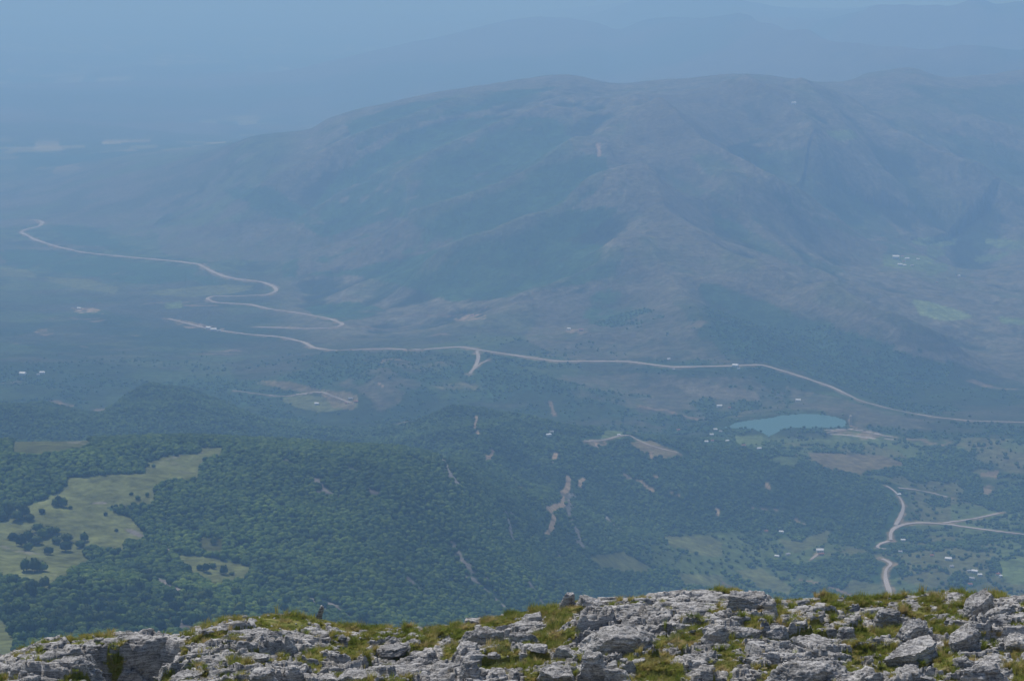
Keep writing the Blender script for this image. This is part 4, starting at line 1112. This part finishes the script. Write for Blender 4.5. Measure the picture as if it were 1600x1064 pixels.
gm = np.clip(gm + .5 * sstep(.06, .0, e1) * (c1 > .6) + .35 * sstep(.05, 0, e2) * (c2 > .75), 0, 1)
gm = np.clip(gm * (1 - .9 * sstep(.05, .18, rockh - grow)), 0, 1)
hgt = rockh * (1 - gm) + (grow - .02) * gm
fade = sstep(40, 47, YF)
ycr = crest_y(near_px(XF, YF)); tcr = np.clip((YF - ycr + 1.6) / 1.6, 0, 1)
hgt = hgt * (1 - .55 * tcr)
ZF = ZB + hgt * (.35 + .65 * fade)
tb = ZF + .10 * XF + .05 * YF + .10 * (fbm(XF, YF, 1.6, 3, 111) - .5)          # tilted bedding planes
q_ = tb * 7.5; fr_ = q_ - np.floor(q_); led = (np.floor(q_) + sstep(.62, .98, fr_)) / 7.5
q_ = tb * 19; fr_ = q_ - np.floor(q_); led2 = (np.floor(q_) + sstep(.5, .98, fr_)) / 19
rk_ = (1 - gm) * fade
ZF = ZF + rk_ * (.55 * (led - tb) + .22 * (led2 - tb))
me = mesh_from('rocky_ridge', np.stack([XF, YF, ZF], -1).reshape(-1, 3), grid_faces(len(ys_f), len(xs_f)), None, smooth=False)
at_ = me.attributes.new('turf', 'FLOAT', 'POINT'); at_.data.foreach_set('value', gm.astype(np.float32).ravel())
m, t, b = new_mat('ridge_rock_and_turf')
at = N(t, 'ShaderNodeAttribute', attribute_name='turf')
g = N(t, 'ShaderNodeNewGeometry'); c_r, hb = rock_nodes(t, g.outputs['Position'])
nt1 = noise(t, g.outputs['Position'], 2.2, 5, .6); nt2 = noise(t, g.outputs['Position'], 20, 4, .7)
c_t = ramp(t, nt1, [(.3, (.13, .16, .035)), (.52, (.23, .23, .06)), (.72, (.32, .25, .12))])
c_t = mixc(t, 1, c_t, ramp(t, nt2, [(.3, (.5,) * 3), (.7, (1.3,) * 3)]), 'MULTIPLY')
mm = N(t, 'ShaderNodeMath', operation='MULTIPLY_ADD'); t.links.new(nt2, mm.inputs[0]); mm.inputs[1].default_value = .6; t.links.new(at.outputs['Fac'], mm.inputs[2])
fac = ramp(t, mm.outputs[0], [(.55, (0, 0, 0)), (.72, (1, 1, 1))])
t.links.new(mixc(t, fac, c_r, c_t), b.inputs['Base Color'])
bump(t, b, hb, 1.0, .10)
me.materials.append(m)
o = link('rocky_ridge', me); o['kind'] = 'structure'

fx = lambda x: np.interp(x, xs_f, np.arange(len(xs_f)))
fy = lambda y: np.interp(y, ys_f, np.arange(len(ys_f)))
def fg_z(x, y, arr=None):
    arr = ZF if arr is None else arr
    u = fx(x); v = fy(y)
    i = np.clip(v.astype(int), 0, len(ys_f) - 2); j = np.clip(u.astype(int), 0, len(xs_f) - 2); du = u - j; dv = v - i
    return arr[i, j]*(1-du)*(1-dv) + arr[i, j+1]*du*(1-dv) + arr[i+1, j]*(1-du)*dv + arr[i+1, j+1]*du*dv
def fg_hit(px, py):
    a, b_, c = ray(px, py); yy = np.arange(46, 63.5, .04); tt = yy / b_; z = c * tt
    s_ = fg_z(a * tt, yy, ZB0) - .02; k = np.where(z <= s_)[0]
    k = k[0] if len(k) else int(np.argmin(z - s_))
    return a * tt[k], yy[k]

# ------------------------------------------------------------------ rocks
def cube_dirs(n):
    L_ = np.linspace(-1, 1, n + 1); u, v = np.meshgrid(L_, L_); u = u.ravel(); v = v.ravel(); o_ = np.ones_like(u)
    Ds = []; Fs = []; gf = grid_faces(n + 1, n + 1)
    for k, (A_, flip) in enumerate((((u, v, o_), 0), ((u, v, -o_), 1), ((o_, u, v), 0), ((-o_, u, v), 1), ((v, o_, u), 0), ((v, -o_, u), 1))):
        Ds.append(np.stack(A_, -1)); Fs.append((gf[:, ::-1] if flip else gf) + k * (n + 1) ** 2)
    D = np.concatenate(Ds); F = np.concatenate(Fs)
    key = np.round(D * 1e4).astype(np.int64); _, first, inv = np.unique(key, axis=0, return_index=True, return_inverse=True)
    return D[first], inv.ravel()[F]
DIRS = {n: cube_dirs(n) for n in (9, 14, 26, 36)}
def rock_mesh(seed, L, W, H, kind='block', n=9, tilt=(0, 0)):
    r_ = np.random.default_rng(seed); D, F = DIRS[n]
    D = D / np.linalg.norm(D, axis=1)[:, None]
    N_ = []; h_ = []
    def add(v, h): v = np.array(v, float); N_.append(v / np.linalg.norm(v)); h_.append(h)
    add((r_.normal(0, .05) - tilt[0], r_.normal(0, .05) - tilt[1], 1), 1.0); add((0, 0, -1), 1.0)
    k = r_.integers(5, 8); a0 = r_.uniform(0, 6.28)
    for i in range(k):
        a = a0 + 6.283 * (i + r_.uniform(-.28, .28)) / k
        add((math.cos(a), math.sin(a), r_.uniform(-.12, .35) if kind != 'slab' else r_.uniform(-.25, .25)), r_.uniform(.78, 1.0))
    for i in range(3 if kind == 'block' else (5 if kind == 'boulder' else 1)):
        a = r_.uniform(0, 6.28); e = r_.uniform(.35, 1.1)
        add((math.cos(a), math.sin(a), e), r_.uniform(.86, 1.02))
    if kind == 'wedge': add((r_.uniform(.3, .9), r_.uniform(-.4, .4), 1), .62)
    N_ = np.array(N_); h_ = np.array(h_)
    # unit-cube like body, planes act on the stretched cube direction
    dot = D @ N_.T
    rad = np.where(dot > 1e-3, h_ / np.maximum(dot, 1e-3), 1e9).min(1)
    P = D * np.minimum(rad, 2.3)[:, None]
    P = P * np.array([L / 2, W / 2, H / 2])
    # beds: each layer steps in or out a little
    bed = H * r_.uniform(.13, .26) + .01; lay = np.floor(P[:, 2] / bed + .6 * (vnoise(P[:, 0] * 3 + 9, P[:, 1] * 3, seed % 97)))
    off = _h(lay, lay * 0 + 3, seed % 89)
    P[:, :2] *= (1 + (off - .6) * (.22 if kind in ('slab', 'block') else .12))[:, None]
    sz = (L * W * H) ** (1/3)
    for wl, am in ((.45, .035), (.14, .035), (.05, .026)):
        nx = vnoise(P[:, 1] / (wl * sz) + 7, P[:, 2] / (wl * sz) + 3, seed % 83) - .5; ny = vnoise(P[:, 0] / (wl * sz) + 5, P[:, 2] / (wl * sz), seed % 79) - .5; nz = vnoise(P[:, 0] / (wl * sz) + 1, P[:, 1] / (wl * sz), seed % 71) - .5
        P += np.stack([nx, ny, nz], -1) * am * 2 * sz
    return mesh_from('rock', P, F, M_rock)
def put_rock(px, py, wpx, hpx, kind, yaw, tilt, label, group, depth=None, n=26, roll=0, name='rock'):
    """px,py = middle of the rock's lower front edge; wpx,hpx = seen width and height in photo pixels"""
    x, y = fg_hit(px, py); x = float(x); y = float(y)
    if kind == 'slab': hpx = hpx * .85
    Lm = wpx * y * 1.12 / FPX; Wm = depth or Lm * .6; Hm = max(.06, (hpx * y * 1.04 / FPX - Wm * .30) * 1.05) + .12
    y += Wm * .45
    z = float(np.median(fg_z(x + np.array([-.2, 0, .2]) * Lm, y + np.array([0., 0, 0]), ZB0)))
    me = rock_mesh(int(px * 7 + py * 13) % 99991, Lm, Wm, Hm, kind, n)
    o = link(name, me); o.location = (x, y, z + Hm / 2 - .17); o.rotation_euler = (tilt[1], tilt[0], yaw); tag(o, label, 'rock', group)
    return o
G1 = 'large limestone blocks on the ridge'
HERO = [
 (1172,958,66,38,'block',.15,(.10,.02),'large block with a pale sloping top on the skyline, right of centre',.75),
 (1003,968,118,30,'slab',-.1,(.03,.05),'widest pale flat slab on the skyline at the right centre',1.5),
 (1090,958,62,26,'slab',.1,(.02,.02),'layered slab left of the large skyline block with a dark front',.9),
 (1050,946,44,16,'slab',.2,(.0,.0),'thin pale slab on the skyline between the widest slab and the layered slab',.9),
 (1118,935,40,14,'slab',.0,(.0,.02),'low flat slab on the skyline touching the large block',.8),
 (968,1030,112,62,'boulder',.1,(.06,-.05),'biggest grey boulder with a shaded front below the widest slab',1.3),
 (925,1064,40,52,'block',.2,(.0,.0),'tall dark fronted block at the lower left foot of the biggest boulder',.5),
 (966,1068,34,30,'boulder',.0,(.0,.0),'small rounded boulder at the bottom edge under the biggest boulder',.4),
 (1124,1012,38,42,'block',.25,(.02,.0),'upright square block with a dark face above the green turf hollow',.5),
 (1160,996,54,26,'slab',.3,(.14,.0),'slab leaning off the right side of the upright square block',.6),
 (1067,990,20,18,'block',.1,(.0,.0),'small cube shaped rock on the grass left of the upright block',.25),
 (922,949,42,24,'wedge',.05,(.12,.0),'wedge shaped boulder with a dark front beside the jagged cairn stone',.55),
 (1428,1003,56,44,'slab',.55,(-.38,.05),'tilted slab rising to the right out of the grass with a shaded face',.5),
 (1425,1034,84,40,'slab',.45,(-.16,.05),'long rough slab just below the tilted slab',.8),
 (1530,966,64,44,'slab',.6,(-.36,.0),'steep tilted slab under the skyline near the right edge',.5),
 (1563,978,58,36,'block',.35,(-.12,.0),'block with a dark overhang right of the steep tilted slab',.7),
 (1510,1020,66,50,'slab',.7,(-.30,.0),'long narrow slab running up the slope below the dark overhang block',.6),
 (1595,1020,50,36,'block',.0,(.0,.0),'thick block with a bright top cut by the right edge',.7),
 (1562,1042,52,30,'slab',-.2,(.1,.04),'brightest smooth slab near the lower right corner',.8),
 (1540,1075,62,46,'block',.1,(.0,.0),'square block with a dark front below the brightest smooth slab',.6),
 (1427,1076,54,38,'block',.0,(.0,.0),'flat topped block with a dark face at the bottom edge, right of the brown turf',.6),
 (1275,1020,66,38,'slab',-.15,(.05,.0),'stack of thin layered slabs in the middle right slope',.8),
 (1262,1072,104,52,'block',.1,(.03,.0),'wide dark fronted outcrop at the bottom edge right of centre',1.0),
 (1388,976,40,30,'block',.2,(.0,.0),'cracked block standing in the turf left of the tilted slab',.5),
 (1283,976,36,20,'slab',.1,(.0,.0),'pale round slab on the broken slope below the grassy skyline',.5),
 (1205,968,24,32,'block',.3,(.0,.0),'narrow upright block at the right foot of the large skyline block',.35),
 (1235,955,40,14,'slab',.1,(.0,.0),'low pale slab under the grassy skyline right of the large block',.5),
 (1470,934,60,14,'slab',.1,(.0,.0),'flat pale slab lying on the skyline grass toward the right',.8),
 (1548,925,44,12,'slab',.0,(.0,.0),'thin slab on the skyline above the steep tilted slab',.6),
 (393,1006,84,34,'slab',-.12,(.05,.0),'long layered slab with a dark front below the left summit hump',.8),
 (406,1070,42,32,'block',.05,(.0,.0),'square pale block at the bottom edge below the left hump',.5),
 (455,1062,34,30,'boulder',.1,(.0,.0),'rounded block beside the mossy gap at the bottom left of centre',.4),
 (360,968,36,14,'slab',.1,(.0,.0),'pale slab on the skyline at the left summit hump',.6),
 (322,988,40,16,'slab',.1,(.05,.0),'bright slab at the left foot of the summit hump',.6),
 (105,1062,82,50,'block',-.05,(-.03,.0),'broad cliff block near the lower left corner',.9),
 (36,1060,54,36,'block',.1,(.0,.0),'broken block at the far lower left corner',.7),
 (290,1062,60,24,'slab',.3,(-.18,.0),'thin bright slab sloping beneath the grey cliff block',.6),
 (556,1066,56,34,'slab',-.1,(.0,.0),'pale slab over a dark hollow at the bottom edge left of centre',.7),
 (622,1050,62,26,'slab',.05,(.0,.0),'cracked pavement slab low in the middle of the picture',.9),
 (612,1016,44,16,'slab',.2,(.0,.0),'small pavement slab right of the grassy saddle',.6),
 (760,1004,58,32,'boulder',.1,(.04,.0),'bumpy boulder on the centre of the slope',.7),
 (822,980,44,18,'slab',.1,(.0,.0),'pale slab under the cairn stone, lower on the slope',.6),
 (818,1010,44,28,'block',.1,(.0,.0),'grey block left of the grassy gap in the centre',.5),
 (734,1070,30,44,'block',.0,(.0,.0),'narrow dark block at the bottom edge left of the leafy turf',.4),
 (872,1068,54,40,'slab',-.35,(.16,.0),'rough slab slanting down at the bottom edge in the centre',.7),
 (888,1030,46,26,'wedge',-.2,(.10,.0),'wedge shaped rock above the slanting rough slab',.5),
 (690,1058,50,20,'slab',.1,(.05,.0),'smooth pale slab at the bottom left of centre',.7),
 (700,975,26,10,'slab',.0,(.0,.0),'small flat stone on the skyline grass left of centre',.4),
 (740,970,32,16,'block',.1,(.0,.0),'pale block at the top of the slope in the middle',.5),
 (1325,1000,34,26,'block',.4,(.0,.0),'grey block between the layered slabs and the brown turf',.45),
 (1215,1000,40,28,'block',.2,(.0,.0),'fractured block right of the green turf strip',.5),
 (1180,1040,40,26,'slab',.2,(.1,.0),'pale slab at the lower end of the green turf strip',.5),
 (1490,945,30,14,'slab',.2,(.0,.0),'small slab in the skyline turf left of the steep tilted slab',.4),
 (1005,1000,36,24,'slab',.0,(.1,.0),'thin ledge of rock on top of the biggest boulder side',.5),
]
HPX = []
for px, py, wp_, hp_, kd, yaw, tl, lab, dp in HERO:
    put_rock(px, py, wp_, hp_, kd, yaw, tl, lab, G1, dp, 36 if wp_ > 50 else 26); HPX.append((px, py - hp_ * .4, wp_ * .5))
# jagged cairn stone and the leaning standing stone
o = put_rock(887, 950, 20, 28, 'boulder', .4, (.1, .1), 'jagged dark stone with a white broken top standing on the skyline', 'upright stones on the skyline', .28, 26); o.name = 'cairn_stone'
o = put_rock(880, 951, 14, 14, 'block', .4, (.1, .1), 'small stone at the left foot of the jagged skyline stone', 'upright stones on the skyline', .2, 9)
x, y = fg_hit(500, 972); me = rock_mesh(79, .17, .15, .52, 'block', 26); o = link('standing_stone', me); o.location = (x, y + .1, float(fg_z(x, y, ZB)) + .20); o.rotation_euler = (.05, .22, .3)
tag(o, 'thin leaning standing stone on the left summit hump', 'stone', 'upright stones on the skyline')
# many more rocks lying about, each its own object
protos_r = [rock_mesh(500 + i, 1.0, .72, (.20, .38, .26, .34, .30)[i % 5], ('slab', 'block', 'slab', 'block', 'wedge')[i % 5], 14) for i in range(20)]
ZONE = [(95, 'above the lower left corner'), (180, 'left of the shaded hollow'), (300, 'around the shaded hollow'), (385, 'on the left flank of the summit hump'), (470, 'below the summit hump'),
        (560, 'beside the leaning standing stone'), (650, 'by the grassy saddle'), (740, 'on the pavement right of the saddle'), (830, 'round the bumpy centre boulder'), (910, 'below the cairn stone'),
        (1010, 'round the biggest boulder'), (1110, 'by the green turf hollow'), (1215, 'round the upright square block'), (1310, 'near the layered slabs'), (1400, 'at the brown turf'), (1480, 'near the tilted slab'), (1700, 'near the right edge')]
TRY = 0; placed = []; RK = []
gmi = lambda x, y: float(gm[int(fy(y)), int(fx(x))])
while len(placed) < 228 and TRY < 9000:
    TRY += 1
    x = random.uniform(-14.5, 14.5); y = random.uniform(48.5, 60.8)
    z = float(fg_z(np.float64(x), np.float64(y), ZF)); px, py = project(x, y, z)
    if px < -10 or px > 1610 or py > 1080: continue
    if y > float(crest_y(px)) + .2: continue
    if gmi(x, y) > .5 and random.random() < .75: continue
    if any(abs(px - a) < w_ * .8 and abs(py - b_) < 16 for a, b_, w_ in HPX): continue
    s_ = min(.78, .24 * random.uniform(1, 1) / (random.random() ** .42 + .12)) * random.uniform(.8, 1.1)
    if any((x - a) ** 2 + ((y - b_) * 1.0) ** 2 < (.42 * (s_ + c_)) ** 2 for a, b_, c_ in placed): continue
    placed.append((x, y, s_)); k = random.randrange(20)
    o = link('rock', protos_r[k]); o.location = (x, y, z - .01 * s_); o.scale = (s_, s_ * random.uniform(.8, 1.2), s_ * random.uniform(.7, 1.3))
    o.rotation_euler = (random.uniform(-.16, .16), random.uniform(-.22, .16), random.uniform(-.5, .6) + (3.14 if random.random() < .5 else 0))
    kindw = ('thin slab', 'block', 'slab', 'cube', 'wedge')[k % 5]; sw = 'small' if s_ < .42 else ('medium' if s_ < .66 else 'larger')
    row = np.interp(px, crx, cry); rw = 'at the skyline' if py < row + 14 else ('high up' if py < row + 50 else ('halfway down' if py < row + 90 else 'low down'))
    zn = next(t_ for lim_, t_ in ZONE if px < lim_)
    gr = 'in turf' if gmi(x, y) > .35 else 'on rock'
    tag(o, f'{sw} {kindw} {gr} {rw} {zn}', 'rock', 'loose limestone rocks on the ridge'); RK.append((float(px), o))
single_out(RK)
# rubble too small to count
n_ = 9000; x = rng.uniform(-15.5, 15.5, n_); y = rng.uniform(48, 61.5, n_)
gv = gm[fy(y).astype(int), fx(x).astype(int)]; k_ = (rng.uniform(0, 1, n_) < .75 - .45 * gv) & (fbm(x, y, .9, 2, 130) > .38); x = x[k_]; y = y[k_]
rp = [proto_obj('rubble_stone', rock_mesh(700 + i, 1, .8, .5, ('slab', 'block', 'boulder')[i % 3], 9)) for i in range(6)]
sc_ = np.exp(rng.normal(math.log(.085), .42, len(x)))
o = gn_scatter('rubble', np.stack([x, y, fg_z(x, y) + .012], -1), sc_, rng.integers(0, 6, len(x)), rp, rng.uniform(0, 6.28, len(x)), 0)
tag(o, 'broken limestone rubble strewn between the larger rocks', 'rubble', None, 'stuff')

# ------------------------------------------------------------------ grass
def grass_mat(name, stops):
    m, t, b = new_mat(name); oi = N(t, 'ShaderNodeObjectInfo'); g = N(t, 'ShaderNodeNewGeometry')
    n = noise(t, g.outputs['Position'], 1.1, 4, .6)
    mx = N(t, 'ShaderNodeMath', operation='MULTIPLY_ADD'); t.links.new(n, mx.inputs[0]); mx.inputs[1].default_value = 1.5; mx.inputs[2].default_value = -.45
    m2 = N(t, 'ShaderNodeMath', operation='MULTIPLY_ADD'); t.links.new(oi.outputs['Random'], m2.inputs[0]); m2.inputs[1].default_value = .45; t.links.new(mx.outputs[0], m2.inputs[2])
    t.links.new(ramp(t, m2.outputs[0], stops), b.inputs['Base Color']); b.inputs['Roughness'].default_value = .7
    tr = N(t, 'ShaderNodeBsdfTranslucent'); ms = N(t, 'ShaderNodeMixShader'); ms.inputs[0].default_value = .42
    t.links.new(b.inputs['Base Color'].links[0].from_socket, tr.inputs['Color'])
    t.links.new(b.outputs[0], ms.inputs[1]); t.links.new(tr.outputs[0], ms.inputs[2]); t.links.new(ms.outputs[0], t.nodes['Material Output'].inputs['Surface'])
    return m
M_grass = grass_mat('turf_grass', [(0.0, (.14, .175, .035)), (.38, (.26, .31, .06)), (.64, (.42, .38, .12)), (.90, (.58, .46, .24))])
def tuft_mesh(seed, nb, hgt_, spread, lean=.5):
    r_ = np.random.default_rng(seed); V = []; F = []
    for i in range(nb):
        a = r_.uniform(0, 6.28); rr = spread * math.sqrt(r_.uniform(0, 1)); bx_, by_ = rr * math.cos(a), rr * math.sin(a)
        h = hgt_ * r_.uniform(.5, 1.1); ln = lean * r_.uniform(.2, 1.2) * h; w_ = r_.uniform(.004, .008); a2 = a + r_.normal(0, .6)
        dx, dy = math.cos(a2), math.sin(a2); px_, py_ = -dy * w_, dx * w_; k = len(V)
        V += [(bx_ - px_, by_ - py_, -.02), (bx_ + px_, by_ + py_, -.02), (bx_ + dx*ln*.35 + px_*.8, by_ + dy*ln*.35 + py_*.8, h*.6), (bx_ + dx*ln*.35 - px_*.8, by_ + dy*ln*.35 - py_*.8, h*.6), (bx_ + dx*ln, by_ + dy*ln, h * (1 - .25 * lean)), (bx_ + dx*ln, by_ + dy*ln, h * (1 - .25 * lean) + .004)]
        F += [(k, k+1, k+2, k+3), (k+3, k+2, k+4, k+5)]
    return mesh_from('tuft', V, F, M_grass)
tufts = [proto_obj('tuft', tuft_mesh(i, 60, .085, .11, .9)) for i in range(4)] + [proto_obj('tuft', tuft_mesh(20 + i, (90, 90, 26)[i], (.18, .22, .34)[i], (.09, .08, .06)[i], (.6, .7, .35)[i])) for i in range(3)]
n_ = 60000; x = rng.uniform(-15.5, 15.5, n_); y = rng.uniform(48, 62.5, n_)
gv = gm[fy(y).astype(int), fx(x).astype(int)]; cl = fbm(x, y, .8, 3, 140); k_ = (rng.uniform(0, 1, n_) < gv * 1.1 * sstep(.25, .5, cl)); x = x[k_]; y = y[k_]; cl = cl[k_]
kd_ = np.where(rng.uniform(0, 1, len(x)) < .10 + .5 * sstep(.55, .7, cl), rng.integers(4, 7, len(x)), rng.integers(0, 4, len(x)))
# bushy tufts on the skyline
sk = [(1012+0,0)]
TX, TY = [], []
for px, k in ((1127,26),(1144,34),(1143,20),(1300,40),(1288,30),(1372,30),(1392,40),(1410,30),(1440,30),(1500,26),(600,20),(560,18),(640,18),(720,20),(760,24),(800,20),(840,24),(1556,24),(160,16),(680,18),(1340,26)):
    for _ in range(k):
        xx, yy = fg_hit(px + random.gauss(0, 7), float(np.interp(px, crx, cry)) + random.uniform(2, 9)); TX.append(float(xx)); TY.append(float(yy))
x = np.concatenate([x, TX]); y = np.concatenate([y, TY]); kd_ = np.concatenate([kd_, rng.integers(4, 7, len(TX))])
o = gn_scatter('grass', np.stack([x, y, fg_z(x, y)], -1), rng.uniform(.5, 1.1, len(x)), kd_, tufts, rng.uniform(0, 6.28, len(x)), 0)
tag(o, 'olive and straw coloured turf grass growing between the rocks', 'grass', None, 'stuff')
print('TUFTS', len(x))
# low leafy plants with pale leaf edges
M_lf = grass_mat('pale_leaf', [(0.0, (.06, .10, .02)), (.4, (.12, .16, .035)), (.7, (.22, .24, .10)), (1, (.42, .42, .30))])
M_st = plain_mat('plant_stem', (.12, .10, .04))
def plant_meshes(seed):
    r_ = np.random.default_rng(seed); V = []; F = []; SV = []; SF = []
    for i in range(26):
        a = r_.uniform(0, 6.28); rr = .20 * math.sqrt(r_.uniform(0, 1)); h = r_.uniform(.07, .17); bx_, by_ = rr*math.cos(a), rr*math.sin(a)
        k = len(SV); SV += [(bx_*.8-.003, by_*.8, -.02), (bx_*.8+.003, by_*.8, -.02), (bx_, by_, h), (bx_+.002, by_, h)]; SF.append((k, k+1, k+3, k+2))
        for j in range(9):
            a2 = r_.uniform(0, 6.28); l = r_.uniform(.03, .055); hz = h * (.35 + .65 * j / 9); up = r_.uniform(.1, .7) * l
            dx, dy = math.cos(a2), math.sin(a2); w_ = l * .28; k = len(V)
            V += [(bx_, by_, hz), (bx_ + dx*l*.5 - dy*w_, by_ + dy*l*.5 + dx*w_, hz + up*.6), (bx_ + dx*l, by_ + dy*l, hz + up), (bx_ + dx*l*.5 + dy*w_, by_ + dy*l*.5 - dx*w_, hz + up*.6)]; F.append((k, k+1, k+2, k+3))
    return mesh_from('leaves', V, F, M_lf), mesh_from('stems', SV, SF, M_st)
pm = [plant_meshes(900 + i) for i in range(3)]
for i, (px, py, lab) in enumerate([(1082,978,'highest leafy plant of the row left of the upright square block'), (1074,988,'second leafy plant down the row left of the upright square block'), (1062,996,'middle leafy plant of the row above the green turf hollow'),
      (1050,1006,'leafy plant near the lower end of the row above the turf hollow'), (1040,1014,'lowest leafy plant of the row above the turf hollow'), (1000,1040,'leafy plant alone in the green turf right of the biggest boulder'),
      (838,1004,'upper leafy plant in the grassy gap at the centre'), (790,1024,'leafy plant on the dark turf under the bumpy boulder'), (780,1036,'lowest leafy plant at the bottom of the centre turf'), (872,976,'leafy plant on the grass below the jagged skyline stone')]):
    x, y = fg_hit(px, py); e = empty('leafy_plant', (float(x), float(y), float(fg_z(x, y))), random.uniform(0, 6), random.uniform(.85, 1.25)); tag(e, lab, 'plant', 'low leafy plants in the turf')
    link('leaves', pm[i % 3][0], e); link('stems', pm[i % 3][1], e)
# <<<FG

# ------------------------------------------------------------------ haze
hm = bpy.data.materials.new('haze'); hm.use_nodes = True
t = hm.node_tree; t.nodes.clear()
vo = t.nodes.new('ShaderNodeVolumePrincipled'); out = t.nodes.new('ShaderNodeOutputMaterial')
vo.inputs['Color'].default_value = (*HAZE_COL, 1); vo.inputs['Density'].default_value = HAZE_DENS
vo.inputs['Absorption Color'].default_value = (0.30, 0.35, 0.5, 1)
vo.inputs['Anisotropy'].default_value = HAZE_G
t.links.new(vo.outputs[0], out.inputs['Volume'])
bm = bmesh.new()
zmin = float(ZG.min()) - 30
bm_box(bm, -140000, 140000, -3000, 140000, zmin, 60)
me = bpy.data.meshes.new('haze'); bm.to_mesh(me); bm.free(); me.materials.append(hm)
o = link('haze', me); o['kind'] = 'stuff'; o['label'] = 'blue summer haze filling the air over the whole valley'
S.cycles.volume_bounces = 3
